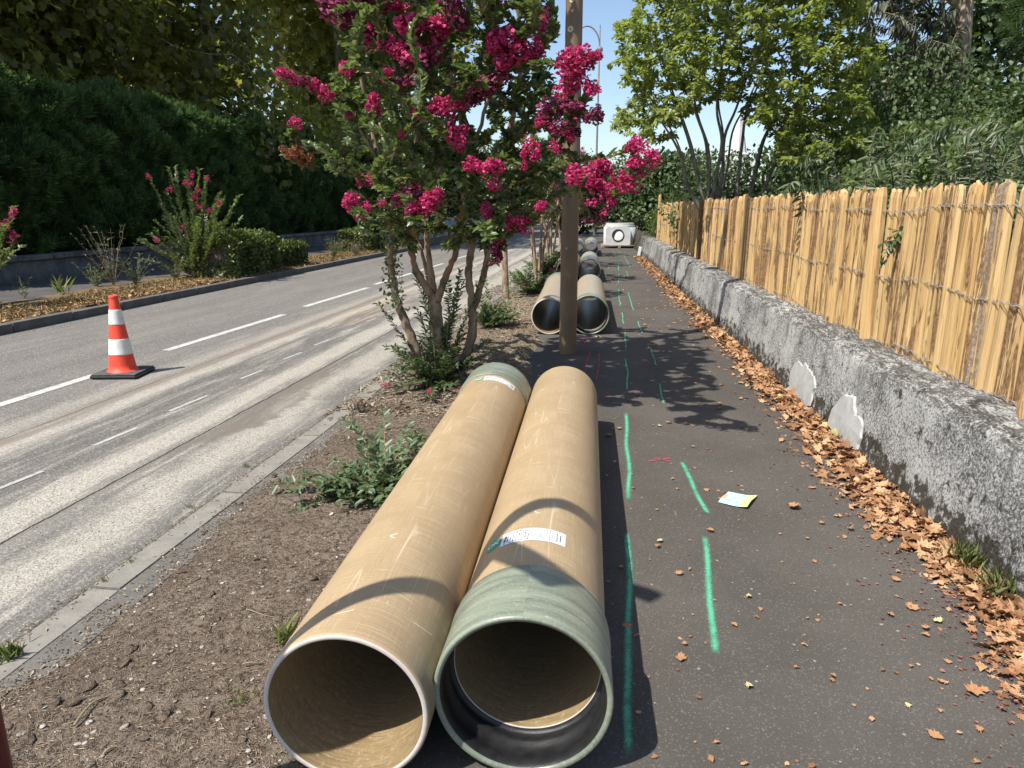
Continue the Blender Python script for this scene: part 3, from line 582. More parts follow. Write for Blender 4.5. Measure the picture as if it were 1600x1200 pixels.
o=single('marker_stub','short white plastic stub leaning by the mossy end of the wall','marker',V+np.array([1.585,23.6,0.]),F,MAT['lid'],(1.585,23.6,0.)); bevel(o,.008,2)

# ================================================================== POSTS AND LAMPS
def lamp_post(base,h,r0,r1,label,arm=1,mat='pole',group=None,armdir=(-1,0),hook=False):
    th=thing('street_lamp',label,'street lamp',base,group); n=28 if r0>.06 else 12
    zs=[0,.02,.05,.4]+list(np.linspace(.8,h,10)); V,F=lathe([(r0+(r1-r0)*z/h,z) for z in zs],n); part(th,'post',V,F,MAT[mat],True,world=False)
    d=np.array(armdir,float); P=[(0,0,h-.02)]
    for k in range(1,13):
        a=k/12*math.pi*(1. if hook else .52); P.append((d[0]*arm*.5*(1-math.cos(a)),d[1]*arm*.5*(1-math.cos(a)),h+arm*.75*math.sin(a)) if hook else (d[0]*arm*(1-math.cos(a)),d[1]*arm*(1-math.cos(a)),h+arm*.55*math.sin(a)))
    V,F=tube(P,r1*.8,10); part(th,'arm',V,F,MAT[mat],True,world=False)
    e=np.array(P[-1]); V,F=lathe([(0,.03),(.1,.03),(.16,0),(.16,-.04),(.11,-.09),(0,-.10)],20,c=e+(np.array([0,0,-.02]) if hook else np.array([d[0]*.22,d[1]*.22,0])))
    if not hook: V[:,0]=e[0]+d[0]*.22+(V[:,0]-e[0]-d[0]*.22)*1.9
    else: V[:,2]=e[2]+(V[:,2]-e[2])*2.6
    part(th,'lantern',V,F,MAT['greysteel'],True,world=False); return th
lamp_post((-.205,7.45,0.),8.2,.0925,.066,'thick brown lamp post with chipped paint, standing between the two pipe pairs',1.4,armdir=(-1,.0))
tl=lamp_post((-1.1,39.5,0.),9.45,.08,.05,'distant street lamp with a curved neck, beyond the brown post',1.35,'greysteel',armdir=(1,0),hook=True)
V,F=lathe([(.07,0),(.062,2),(.035,10.6),(.0,10.62)],12); up=thing('slim_pole','slim tall grey pole without lantern, against the pale sky','pole',(.24,40.,0.)); part(up,'shaft',V,F,MAT['rust'],True,world=False); V,F=lathe([(.0,.12),(.12,.12),(.14,.0)],12); part(up,'foot',V,F,MAT['rust'],world=False)
# dark red sign post at the left edge (its unseen head is shaped to cast the shadows on the pipes)
rp=thing('sign_post','dark red metal post cut off by the left edge, beside the soil','post',(-1.215,1.125,.0))
V,F=lathe([(.034,-.02),(.034,2.30),(.0,2.305)],24); part(rp,'shaft',V,F,MAT['maroon'],True,world=False)
q=np.array([.7071,-.7071,0]); up3=np.array([0,0,1.])
P=[q*a+up3*z for a,z in ((0,2.2),(-.05,2.32),(-.11,2.45),(-.14,2.6),(-.15,2.75),(-.14,2.9),(-.11,3.0),(-.06,3.06),(0.,3.09),(.05,3.10))]
V,F=tube(P,.042,12); part(rp,'shadow_head',V,F,MAT['maroon'],True,world=False)
g=G()
for k,(a,z,h,wd) in enumerate([(.13,2.43,.075,.20)]):
    c=q*a+up3*z; n3=np.array([.7071,.7071,0])*.02
    V=[c+q*wd*i+up3*h*j+n3*k2 for k2 in (-1,1) for j in (-1,1) for i in (-1,1)]
    g.add(V,[(0,2,3,1),(4,5,7,6),(0,1,5,4),(2,6,7,3),(0,4,6,2),(1,3,7,5)])
V,F=g.get(); bevel(part(rp,'shadow_plate',V,F,MAT['maroon'],world=False),.03,3)  # unseen plate, shaped to throw the broad shadow on the coupling

# ================================================================== TRAFFIC CONE
cn=thing('traffic_cone','orange and white striped traffic cone on a black rubber base, standing on the road','traffic cone',(-4.26,5.98,.0),rotz=math.radians(8))
g=G(); V,F=box(-.205,.205,-.2,.2,.006,.036); g.add(V,F); V,F=box(-.19,.19,-.185,.185,.036,.045); o=part(cn,'base',*g.get(),MAT['rubber'],world=False); bevel(o,.012,2)
g=G(); V,F=box(-.196,.196,-.19,.19,.036,.046); o=part(cn,'base_top',V,F,MAT['dkgrey'],world=False); bevel(o,.006,2)
RC=lambda z: .119+(.034-.119)*((z-.05)/.69)**.93
segs=[(.05,.20,'orange'),(.20,.345,'white'),(.345,.475,'orange'),(.475,.61,'white'),(.61,.735,'orange')]
prof=[(.135,.046),(.128,.055)]+[(RC(z),z) for z in np.linspace(.06,.7,14)]+[(.038,.71),(.041,.715),(.041,.735),(.036,.737),(.03,.72)]
V,F=lathe(prof,40); part(cn,'body',V,F,MAT['orange'],True,world=False)
for a,b,c in segs:
    if c=='white': V,F=lathe([(RC(a),a),(RC(a)+.0025,a+.001)]+[(RC(z)+.0025,z) for z in np.linspace(a+.01,b-.01,5)]+[(RC(b)+.0025,b-.001),(RC(b),b)],40); part(cn,'white_band',V,F,MAT['white'],True,world=False)

# ================================================================== LEAFLET
MAT['leaflet']=None
t=NT('printed leaflet'); u=t.xyz(t.uv()); o_=t.obj(); n=t.noise(o_,26,4,.6); c=t.mix(t.ss(n,.4,.62),(.35,.62,.72),(.72,.82,.86)); c=t.mix(t.ss(t.add(u[0],t.mul(n,.4)),.80,.98),c,(.58,.64,.28)); c=t.mix(t.mul(t.ss(u[0],.17,.14),t.mul(t.ss(u[1],.25,.3),t.ss(u[1],.75,.7))),c,(.8,.42,.22)); c=t.mix(t.ss(t.noise(t.comb(t.mul(u[0],9.),t.mul(u[1],30.),0.),1.,3,.6),.62,.66,0,.5),c,(.25,.35,.5)); MAT['leaflet']=t.fin(t.pbr(c,.45,.4))
cs=[gnd(1122,786),gnd(1167,797),gnd(1183,777),gnd(1138,768)]; V=[];uv=[];F=[]
for j in range(9):
    for i in range(9):
        a,b=i/8,j/8; p=(cs[0]*(1-a)+cs[1]*a)*(1-b)+(cs[3]*(1-a)+cs[2]*a)*b; V.append((p[0],p[1],.006+.016*max(0,a-.6)**1.5*3+.006*math.sin(b*5))); uv.append((a,b))
        if i and j: k=j*9+i; F.append((k-10,k-9,k,k-1))
c0=np.mean(V,axis=0); single('leaflet','pale blue and yellow printed leaflet lying flat on the asphalt','leaflet',V,F,MAT['leaflet'],(c0[0],c0[1],0),True,uv)

# ================================================================== LEAF SHAPES
def quadleaf(w=.3,fold=.12,curl=.0,n=2):
    ys=[0,.3,.68,1.]; ws=[.02,w,w*.8,.0]; V=[]
    V=[(0,0,0),(-w,.32,fold),(-w*.72,.72,fold-curl),(0,1,-curl*2),(w*.72,.72,fold-curl),(w,.32,fold)]
    return np.array(V,float),np.array([(0,3,2,1),(0,5,4,3)])
L_crape=[quadleaf(.29,.10,.05),quadleaf(.27,.05,.12),quadleaf(.31,.15,.0)]
L_horn=[quadleaf(.30,.08,.10),quadleaf(.27,.04,.04),quadleaf(.32,.12,.16)]
L_shoot=[quadleaf(.2,.06,.08),quadleaf(.22,.04,.15)]
L_round=[quadleaf(.36,.06,.06),quadleaf(.34,.1,.02)]
L_long=[quadleaf(.11,.03,.25),quadleaf(.13,.05,.15)]
L_needle=[quadleaf(.025,.0,.08)]
def palmate(lobes=5,n=11,seed=0,z=.15,tooth=True,deep=.5):
    r=random.Random(seed); out=[]
    for k in range(lobes):
        a=math.radians(-120+240*k/(lobes-1)); L=1-.25*abs(k-(lobes-1)/2)/((lobes-1)/2)
        for da,rr in ((-.17,.62),(0,1.),(.17,.62)) if tooth else ((0,1.),):
            out.append((a+da,L*rr*r.uniform(.9,1.08)))
        if k<lobes-1: out.append((a+math.radians(240/(lobes-1)/2),deep*r.uniform(.8,1.15)))
    V=[(0,.42,0)]+[(math.sin(a)*q*.6,.42+math.cos(a)*q*.6,r.uniform(-z,z)+(.10*q)) for a,q in out]; V.append((0,.0,0)); k=len(V)
    return np.array(V,float),np.array([(0,i+1,i) for i in range(1,k-1)]+[(0,1,k-1)])
L_plane=[palmate(5,seed=i,z=.10,tooth=False,deep=.58) for i in range(4)]
L_dry=[palmate(5,seed=10+i,z=.22) for i in range(7)]
def crumpled(seed):
    V,F=palmate(5,seed=seed,z=.07,deep=.68); r=random.Random(seed); V[:,0]*=r.uniform(.7,1.05); a=r.uniform(0,math.pi); d=np.array([math.cos(a),math.sin(a)]); s=(V[:,:2]-[0,.42])@d; V[:,2]+=r.choice([-1,1,1])*s*s*r.uniform(.35,.95); e=(V[:,:2]-[0,.42])@np.array([-d[1],d[0]]); V[:,2]+=np.abs(e)*r.uniform(-.2,.35)
    V[:,2]-=V[:,2].min(); return V,F
L_crum=[crumpled(s) for s in range(40,50)]
def spray(nb=9,L=1.,w=.05,seed=0,droop=.1):
    r=random.Random(seed); V=[];F=[]
    def blade(p,a,l):
        d=(math.sin(a),math.cos(a)); n=(d[1],-d[0]); z=-droop*l*l+r.uniform(-.05,.05); k=len(V); m=.5
        V.extend([(p[0],p[1],p[2]),(p[0]+d[0]*l*m+n[0]*w,p[1]+d[1]*l*m+n[1]*w,p[2]+z*.3),(p[0]+d[0]*l,p[1]+d[1]*l,p[2]+z),(p[0]+d[0]*l*m-n[0]*w,p[1]+d[1]*l*m-n[1]*w,p[2]+z*.3)]); F.append((k,k+1,k+2,k+3))
    blade((0,0,0),0,1)
    for i in range(nb-1):
        t=.12+.75*i/(nb-1); blade((0,t,-droop*t*t*.5),(1 if i%2 else -1)*r.uniform(.5,.8),(1-t)*.6+.15)
    return np.array(V,float),np.array(F)
L_spray=[spray(8,seed=i) for i in range(4)]
def needles(seed):
    r=random.Random(seed); V=[];F=[]
    for i in range(9):
        a=r.uniform(-.75,.75); e=r.uniform(-.5,.5); d=np.array([math.sin(a),math.cos(a)*math.cos(e),math.sin(e)]); b=np.array([0,i*.05,0]); s=np.cross(d,[0,0,1.]); s/=np.linalg.norm(s); l=r.uniform(.6,1); k=len(V); V+=[b,b+d*l*.5+s*.018,b+d*l,b+d*l*.5-s*.018]; F.append((k,k+1,k+2,k+3))
    return np.array(V,float),np.array(F)
L_pine=[needles(i) for i in range(4)]

# ================================================================== PLANT GROWTH
def smoothline(P,m=6):
    P=np.array(P,float); n=len(P)
    if n<3: return P
    out=[]
    for i in range(n-1):
        p0,p1,p2,p3=P[max(i-1,0)],P[i],P[i+1],P[min(i+2,n-1)]
        for k in range(m):
            t=k/m; out.append(.5*((2*p1)+(-p0+p2)*t+(2*p0-5*p1+4*p2-p3)*t*t+(-p0+3*p1-3*p2+p3)*t**3))
    out.append(P[-1]); return np.array(out)
def grow(stems,targets,seg=.16,rtip=.003,rexp=.42,zmin=-9,up=.25,wig=.06,rcap=.03):
    """stems: [(points, radii)]. every target is reached by a twig from the nearest wood. returns stem chains, twig chains"""
    pos=[];par=[];dr=[]; ok=[]
    for P,R in stems:
        for i,p in enumerate(P):
            pos.append(p); par.append(len(pos)-2 if i else -1); dr.append((P[min(i+1,len(P)-1)]-P[max(i-1,0)])); ok.append(p[2]>zmin)
    A=np.array(pos); ref=A[np.array(ok)].mean(axis=0); T=np.array(targets); T=T[np.argsort(np.linalg.norm(T-ref,axis=1))]
    chains=[]; okA=np.array(ok); cap=len(A)+len(T)*40; B=np.zeros((cap,3)); B[:len(A)]=A; K=np.zeros(cap,bool); K[:len(A)]=okA; nB=len(A); cnt_par=list(par); D=[d/(np.linalg.norm(d)+1e-9) for d in dr]
    for t in T:
        df=t-B[:nB]; d=np.linalg.norm(df,axis=1)+np.maximum(0,B[:nB,2]-t[2])*.9+(~K[:nB])*1e3; i=int(np.argmin(d)); p=B[i].copy(); L=np.linalg.norm(t-p)
        if L<.03: continue
        n=max(3,int(L/seg)+1); ctl=p+D[i]*L*.35+np.array([0,0,up*L*.5]); ts=np.linspace(0,1,n+1)[:,None]
        C=(1-ts)**2*p+2*ts*(1-ts)*ctl+ts**2*t; C[1:-1]+=rng.normal(size=(n-1,3))*wig*seg*1.5; idx=[i]
        for k in range(1,n+1):
            if nB>=cap: break
            B[nB]=C[k]; K[nB]=True; cnt_par.append(idx[-1]); dd=C[k]-C[k-1]; D.append(dd/(np.linalg.norm(dd)+1e-9)); idx.append(nB); nB+=1
        chains.append((C[:len(idx)],idx))
    cnt=np.zeros(nB); 
    for C,idx in chains: cnt[idx[-1]]+=1
    for k in range(nB-1,-1,-1):
        if cnt_par[k]>=0: cnt[cnt_par[k]]+=cnt[k]
    tw=[]
    for C,idx in chains:
        r=np.minimum(rcap,rtip*np.maximum(1,cnt[idx])**rexp); r[0]=r[1]; r[-1]=rtip*.5; tw.append((C,r))
    return tw
def leaves_on(chains,spacing,protos,size,frac=.75,out=.9,up=.25,jit=.35,szvar=.3,minr=None,rmax=.012,lift=.0,droop=0.,loose=.004):
    P=[];T=[];side=[]
    for C,r in chains:
        d=np.r_[0,np.cumsum(np.linalg.norm(np.diff(C,axis=0),axis=1))]; L=d[-1]; s=np.arange(L*(1-frac),L,spacing)
        rr=np.interp(s,d,r); s=s[rr<rmax]
        if len(s)==0: continue
        P.append(np.stack([np.interp(s,d,C[:,k]) for k in range(3)],1)); t=np.gradient(C,axis=0); T.append(np.stack([np.interp(s,d,t[:,k]) for k in range(3)],1)); side.append(np.where(np.arange(len(s))%2,1.,-1.))
    P=np.concatenate(P);T=np.concatenate(T);side=np.concatenate(side); T/=np.linalg.norm(T,axis=1,keepdims=True)+1e-9
    P=np.repeat(P,2,0);T=np.repeat(T,2,0);side=np.repeat(side,2)*np.tile([1.,-1.],len(side)); n=len(P)
    S=np.cross(T,np.array([0,0,1.])); S/=np.linalg.norm(S,axis=1,keepdims=True)+1e-9
    roll=rng.uniform(-.8,.8,n)[:,None]; W=np.cross(S,T); S2=S*np.cos(roll)+W*np.sin(roll)
    D=T*.6+S2*side[:,None]*out+np.array([0,0,up-droop])+unit(n)*jit; N=W*.8+np.array([0,0,.6])+unit(n)*.45
    return scatter(protos,P+unit(n)*loose,D,N,size*rng.uniform(1-szvar,1+szvar,n))
def ellip(c,r,n,shell=.5):
    """points inside an ellipsoid, biased outward"""
    u=unit(n); q=(rng.uniform(0,1,n)**(1/3.))[:,None]; q=shell+(1-shell)*q if shell<1 else q
    return np.array(c)+u*q*np.array(r),u
def mass(lobes,n,protos,size,thick=.25,up=.35,outw=.8,szvar=.35,droop=.0,zmin=None,lump=.18,fill=.15):
    """leaf clumps through the outer volume of several lobes"""
    A=np.array([l[3]*l[4]+l[4]*l[5]+l[3]*l[5] for l in lobes]); A=A/A.sum(); Ps=[];Us=[]
    for l,a in zip(lobes,A):
        k=max(8,int(n*a)); u=unit(k); q=1-np.abs(rng.normal(size=k))*thick; q=np.where(rng.random(k)<fill,rng.uniform(.3,1,k),q)
        lf=np.array([noise.noise(Vector((x*2.3+l[0],y*2.3+l[1],z*2.3+l[2]))) for x,y,z in u]); lf2=np.array([noise.noise(Vector((x*6+l[0],y*6,z*6+l[2]))) for x,y,z in u])
        q=q*(1+lump*lf*1.6+lump*lf2*.9); Ps.append(np.array(l[:3])+u*q[:,None]*np.array(l[3:6])); Us.append(u)
    P=np.concatenate(Ps);U=np.concatenate(Us)
    if zmin is not None: m=P[:,2]>zmin; P=P[m];U=U[m]
    k=len(P); D=U*outw*.6+unit(k)*.8+np.array([0,0,up-droop]); N=U*outw+np.array([0,0,.55])+unit(k)*.5
    return scatter(protos,P,D,N,size*rng.uniform(1-szvar,1+szvar,k))
# blossom: a panicle of many crinkled petals
def panicle(seed,n=300,elong=1.35):
    r=np.random.default_rng(seed); lobes=[((0,0,0),(.40,.40,.36*elong))]
    for k in range(r.integers(5,9)): a=r.uniform(0,6.28); z=r.uniform(-.5,.55)*elong; q=.42*(1-.45*max(0,z)); lobes.append(((q*math.cos(a),q*math.sin(a),z*.8),(.27,.27,.25)))
    V=[];F=[]; cs=[];us=[]
    for c,rad in lobes:
        m=n//len(lobes); u=r.normal(size=(m,3)); u/=np.linalg.norm(u,axis=1,keepdims=True); cs.append(np.array(c)+u*np.array(rad)*r.uniform(.78,1.04,(m,1))); us.append(u)
    P=np.concatenate(cs);U=np.concatenate(us)
    pv=np.array([(0,0,0),(-.5,.35,.16),(-.42,.95,-.05),(.02,1.05,.2),(.45,.9,-.08),(.5,.3,.15)]); pf=np.array([(0,3,2,1),(0,5,4,3)])
    D=np.cross(U,r.normal(size=U.shape))+U*.5; X,Y,Z=frames(D,U+r.normal(size=U.shape)*.5); S=r.uniform(.10,.17,len(P))
    v=P[:,None,:]+S[:,None,None]*(pv[None,:,0:1]*X[:,None,:]+pv[None,:,1:2]*Y[:,None,:]+pv[None,:,2:3]*Z[:,None,:]); f=pf[None]+(np.arange(len(P))*6)[:,None,None]
    return v.reshape(-1,3),f.reshape(-1,4)
PAN={}
for k in range(6):
    V,F=panicle(k,420 if k<4 else 260)
    for key in ('fl','fldull','flbud'): PAN[(k,key)]=mesh_data('flower_cluster',V,F,MAT[key])
PANS={}
for k in range(3):
    V,F=panicle(20+k,90)
    for key in ('fl','fldull'): PANS[(k,key)]=mesh_data('flower_cluster',V,F,MAT[key])
def bloom(th,p,w,h,key='fl',small=False,tilt=None):
    me=(PANS[(random.randrange(3),key)] if small else PAN[(random.randrange(6),key)])
    o=link('flower_cluster',me,th,Vector(p)-th.location); o.scale=(w*.62,w*.62,h*.48); o.rotation_euler=(random.uniform(-.5,.5),random.uniform(-.5,.5),random.uniform(0,6.28)); return o
def inpoly(pts,poly):
    x,y=pts[:,0],pts[:,1]; inside=np.zeros(len(pts),bool); n=len(poly)
    for i in range(n):
        x1,y1=poly[i];x2,y2=poly[(i+1)%n]; c=((y1>y)!=(y2>y))&(x<(x2-x1)*(y-y1)/(y2-y1+1e-9)+x1); inside^=c
    return inside

# ================================================================== MAIN CRAPE MYRTLE
def stemline(pts,r0,r1,sag=1):
    P=smoothline([at(*p) for p in pts],6); n=len(P); t=np.linspace(0,1,n); R=(r0+(r1-r0)*t**.8)*.86
    R*=1+.07*np.sin(t*37+r0*900)+.045*rng.normal(size=n); P=P+rng.normal(size=P.shape)*.004; return P,R
mt=thing('crape_myrtle','big crape myrtle covered in crimson blossom, several pale trunks, beside the tan pipes','tree',(-1.26,5.84,0.))
ST=[stemline([(655,612,5.75),(652,560,5.72),(640,520,5.7),(628,490,5.68),(616,450,5.62),(610,400,5.6),(611,350,5.6),(600,280,5.55),(578,190,5.5),(560,100,5.4)],.058,.016),
 stemline([(692,612,5.84),(688,560,5.85),(684,515,5.85),(680,470,5.86)],.068,.055),
 stemline([(680,470,5.86),(665,448,5.84),(648,415,5.8),(640,370,5.75),(636,300,5.7),(655,200,5.6),(668,100,5.5)],.046,.013),
 stemline([(682,490,5.9),(676,440,5.95),(670,400,5.98),(668,350,5.98),(690,250,5.9),(705,130,5.9),(700,20,5.8)],.042,.012),
 stemline([(682,472,5.86),(693,440,5.85),(708,405,5.82),(718,370,5.8),(722,320,5.75),(742,230,5.6),(770,130,5.4)],.042,.013),
 stemline([(698,612,5.9),(710,585,5.92),(728,555,5.95),(738,520,5.95),(738,480,5.96)],.05,.046),
 stemline([(738,480,5.96),(734,450,5.98),(732,415,6.0),(738,385,6.02),(740,366,6.02)],.04,.034),
 stemline([(738,485,5.96),(750,450,6.0),(760,410,6.02),(764,370,6.03),(775,310,6.0),(795,220,5.7),(815,110,5.5)],.04,.013),
 stemline([(690,612,6.1),(682,570,6.12),(678,520,6.12),(672,470,6.1),(668,430,6.1)],.035,.022)]
# limbs that reach left, and right over the path
ST.append(stemline([(636,310,5.7),(600,285,5.6),(560,262,5.45),(510,240,5.3),(462,225,5.2)],.016,.005))
ST.append(stemline([(600,270,5.55),(560,200,5.4),(515,150,5.2),(470,122,5.1),(438,108,5.05)],.016,.005))
ST.append(stemline([(775,300,6.0),(820,280,5.4),(870,262,4.8),(930,250,4.45),(985,236,4.2)],.018,.005))
ST.append(stemline([(790,230,5.75),(840,190,5.1),(880,150,4.7),(905,110,4.5)],.016,.005))
ST.append(stemline([(668,430,6.1),(640,330,6.3),(600,220,6.6),(570,80,6.8)],.022,.01)); ST.append(stemline([(764,370,6.03),(770,290,6.4),(800,180,6.7),(820,60,6.9)],.022,.01))
for P,R in ST: pass
V,F=tubes([(P,R) for P,R in ST[:9]],12); part(mt,'trunk',V,F,MAT['barkc'],True)
V,F=lathe([(0,0),(.03,0)],12,c=at(740,365,6.02)); part(mt,'sawn_end',V,F,plain('sawn wood',(.5,.38,.22),.8),label='pale sawn branch end')
poly=[(505,-20),(530,60),(520,120),(500,150),(556,230),(486,225),(480,245),(540,290),(560,370),(640,392),(760,388),(828,355),(870,310),(905,300),(900,250),(868,210),(884,160),(862,130),(868,60),(862,-20),(840,-160),(760,-270),(620,-280),(520,-180)]
c=np.stack([rng.uniform(470,920,6200),rng.uniform(-280,395,6200)],1); c=c[inpoly(c,poly)][:1100]
dens=np.array([noise.noise(Vector((u/60,v/60,3))) for u,v in c]); c=c[dens>-.42]
tg=[]
for u,v in c: tg.append(at(u,v,float(np.clip(rng.normal(5.75,.62),4.5,7.1))))
# blossom positions read from the photograph: u, v, width, height (px), depth, kind
FL=[(536,16,80,50,5.1,'fldull'),(575,15,55,45,5.2,'fldull'),(581,52,42,42,5.2,'fl'),(606,6,50,30,5.2,'fl'),(662,55,72,62,4.9,'fl'),(640,80,40,34,4.95,'fl'),(660,96,62,44,4.85,'fldull'),(705,14,40,58,5.0,'fldull'),(690,48,36,36,5.0,'fl'),(542,107,22,30,5.1,'fl'),
 (441,115,20,20,5.05,'fl'),(452,124,26,20,5.05,'fl'),(472,127,30,18,5.08,'fldull'),(490,134,22,18,5.1,'fl'),(503,140,20,36,5.1,'fl'),(460,196,22,20,5.15,'fl'),(462,240,30,26,5.2,'flbud'),(445,236,18,16,5.2,'flbud'),(478,250,20,26,5.2,'flbud'),
 (583,165,26,34,5.0,'fl'),(602,70,24,26,5.1,'fl'),(622,80,30,34,5.0,'fl'),(606,124,28,28,5.1,'fl'),(624,134,24,24,5.1,'fldull'),(788,72,48,56,4.9,'fl'),(812,76,40,34,4.9,'fl'),(786,94,38,26,4.85,'fl'),(835,87,27,34,4.95,'fl'),(843,46,22,46,5.0,'fl'),(846,22,22,30,5.0,'fldull'),(770,5,40,26,5.1,'fl'),
 (656,180,28,22,4.9,'fl'),(676,174,20,18,4.9,'fl'),(693,168,30,40,4.85,'fl'),(724,155,36,42,4.9,'fldull'),(722,164,24,20,4.8,'fl'),(750,144,40,32,4.95,'fldull'),(772,128,46,34,5.0,'fldull'),(711,215,34,40,4.8,'fl'),(746,262,38,26,4.7,'fl'),(765,270,40,38,4.65,'fl'),(640,308,50,34,4.7,'fldull'),(662,322,44,38,4.65,'fl'),(678,306,30,26,4.7,'fl'),(650,328,30,24,4.6,'fl'),
 (553,322,32,42,4.9,'fl'),(570,326,22,18,4.9,'fl'),(571,282,24,22,5.0,'fl'),(759,330,23,26,4.9,'fl'),(831,237,26,32,4.9,'fl'),(820,262,18,18,4.9,'fl'),(866,170,42,30,4.7,'fldull'),(845,190,20,18,4.8,'fl'),
 (908,88,44,36,4.35,'fl'),(895,104,50,40,4.4,'fl'),(892,133,34,44,4.4,'fl'),(926,92,24,26,4.35,'fl'),(922,138,26,34,4.35,'fl'),(903,172,44,28,4.4,'fldull'),(930,180,32,22,4.35,'fldull'),(883,202,40,28,4.5,'fldull'),(911,276,46,40,4.3,'fl'),(935,262,26,26,4.35,'fl'),(946,268,24,28,4.35,'fl'),(972,286,44,34,4.2,'fl'),(993,228,30,30,4.15,'fl'),(1008,248,42,32,4.1,'fl'),(996,258,30,30,4.15,'fl'),(936,302,34,36,4.3,'fl'),(950,318,26,30,4.3,'fl'),(930,338,28,30,4.4,'fldull'),
 (804,357,42,26,4.95,'fl'),(818,350,26,24,4.95,'fl'),(778,384,24,28,4.95,'fldull'),(774,404,22,26,4.95,'fldull'),(598,318,12,12,4.9,'fl'),(517,148,12,12,5.1,'fl'),(546,180,12,12,5.1,'fl'),(627,210,12,12,4.9,'fl'),(863,200,16,16,4.8,'fl'),(889,214,20,18,4.5,'fl'),(870,228,22,18,4.5,'fl'),(845,322,26,18,4.8,'fl')]
for u,v,wd,ht,y,k in FL: p=at(u,v,y); tg.append(p-np.array([0,0,.03]))
# flowers higher than the frame, so the crown is whole from elsewhere
extra=[]
for k in range(34): extra.append(at(rng.uniform(520,840),rng.uniform(-260,-30),rng.uniform(5.2,6.6)))
tg+=extra
ch_=grow(ST,tg,seg=.12,rtip=.0028,zmin=1.05,up=.35,rcap=.02)
V1,F1=tubes([(P,R) for P,R in ST[9:]],7); V2,F2=tubes(ch_,4); part(mt,'branches',np.r_[V1,V2],np.r_[F1,F2+len(V1)],MAT['barkc'],True)
V,F=leaves_on(ch_,.0095,L_crape,.056,frac=1.,rmax=.02); part(mt,'leaves',V,F,MAT['lcrape'],kind='stuff')
fill=[]; 
V,F=leaves_on([(P,R*.2) for P,R in ST[9:13]],.02,L_crape,.055,frac=.9,rmax=.1); part(mt,'leaves',V,F,MAT['lcrape'],kind='stuff')
for u,v,wd,ht,y,k in FL:
    Z=y*.985; s=Z/FPX*1.36; bloom(mt,at(u,v,y-.05),wd*s,ht*s*1.05,k)
for p in extra: bloom(mt,p,.15,.2,random.choice(['fl','fl','fldull']),True)
# yellowing leaves, low ivy of young leaves on the left stem
yl=[ (at(u,v,5.45)[None]+rng.normal(size=(9,3))*.04) for u,v in ((722,330),(716,345),(634,350),(708,372),(640,365))]; P=np.concatenate(yl); n=len(P)
V,F=scatter(L_crape,P,unit(n)+[0,0,-.5],unit(n)+[0,-.5,.4],rng.uniform(.04,.06,n)); part(mt,'yellow_leaves',V,F,MAT['lcrapey'],kind='stuff')
P=[]
for (P0,R0) in (ST[0],):
    m=(P0[:,2]>.75)&(P0[:,2]<1.6); Q=P0[m]; Q=Q[rng.integers(0,len(Q),420)]; P=Q+unit(420)*rng.uniform(.03,.11,(420,1))
V,F=scatter(L_crape,P,unit(420)+[0,0,-.1],unit(420)+[0,0,.6],rng.uniform(.025,.045,420)); part(mt,'stem_leaves',V,F,MAT['lsuck'],kind='stuff')
# leafy shoots from a base
def shoots(th,base,tips,mat='lsuck',size=.05,spacing=.022,name='shoot_leaves',bend=.3,flow=0,rt=.003,stemmat='barkc'):
    chs=[]
    for t in tips:
        t=np.array(t,float); b=np.array(base,float)+np.array([rng.normal()*.03,rng.normal()*.03,0]); L=np.linalg.norm(t-b); c=(b+t)/2+np.array([0,0,bend*L*.5])+rng.normal(size=3)*.05*L; ts=np.linspace(0,1,max(6,int(L/.05)))[:,None]
        C=(1-ts)**2*b+2*ts*(1-ts)*c+ts**2*t; chs.append((C,np.linspace(rt*1.6,rt*.4,len(C))))
    V,F=tubes(chs,4); part(th,'shoots',V,F,MAT[stemmat],True); V,F=leaves_on(chs,spacing,protos=L_shoot if mat=='lsuck' else L_crape,size=size,frac=.9,rmax=.1,out=1.0,jit=.25); part(th,name,V,F,MAT[mat],kind='stuff')
    for k in range(flow):
        t=np.array(tips[random.randrange(len(tips))]); bloom(th,t,.10,.10,'fl',True)
    return chs
b0=np.array([-1.26,5.80,.02])
tips=[at(*q) for q in ((592,475,5.5),(610,540,5.45),(600,590,5.4),(625,560,5.3),(640,600,5.2),(650,480,5.7),(648,430,5.8),(700,440,5.7),(770,395,5.9),(720,420,5.9),(700,500,5.8),(716,480,6.),(725,520,6.),(765,530,6.),(775,545,5.9),(715,600,5.3),(740,560,5.9),(670,620,5.2),(655,520,5.6),(664,460,5.7),(725,440,6.05))]
for k in range(34): a=rng.uniform(0,6.28); r_=rng.uniform(.12,.45); tips.append(b0+[r_*math.cos(a)-.05,r_*math.sin(a)*.8-.08,rng.uniform(.06,.40)])
shoots(mt,b0,tips,flow=0,size=.052,spacing=.02,bend=.2)
for u,v,y in ((605,602,5.4),(672,612,5.15),(722,606,5.5),(600,600,5.4)): bloom(mt,at(u,v,y),.08,.08,'fl',True)
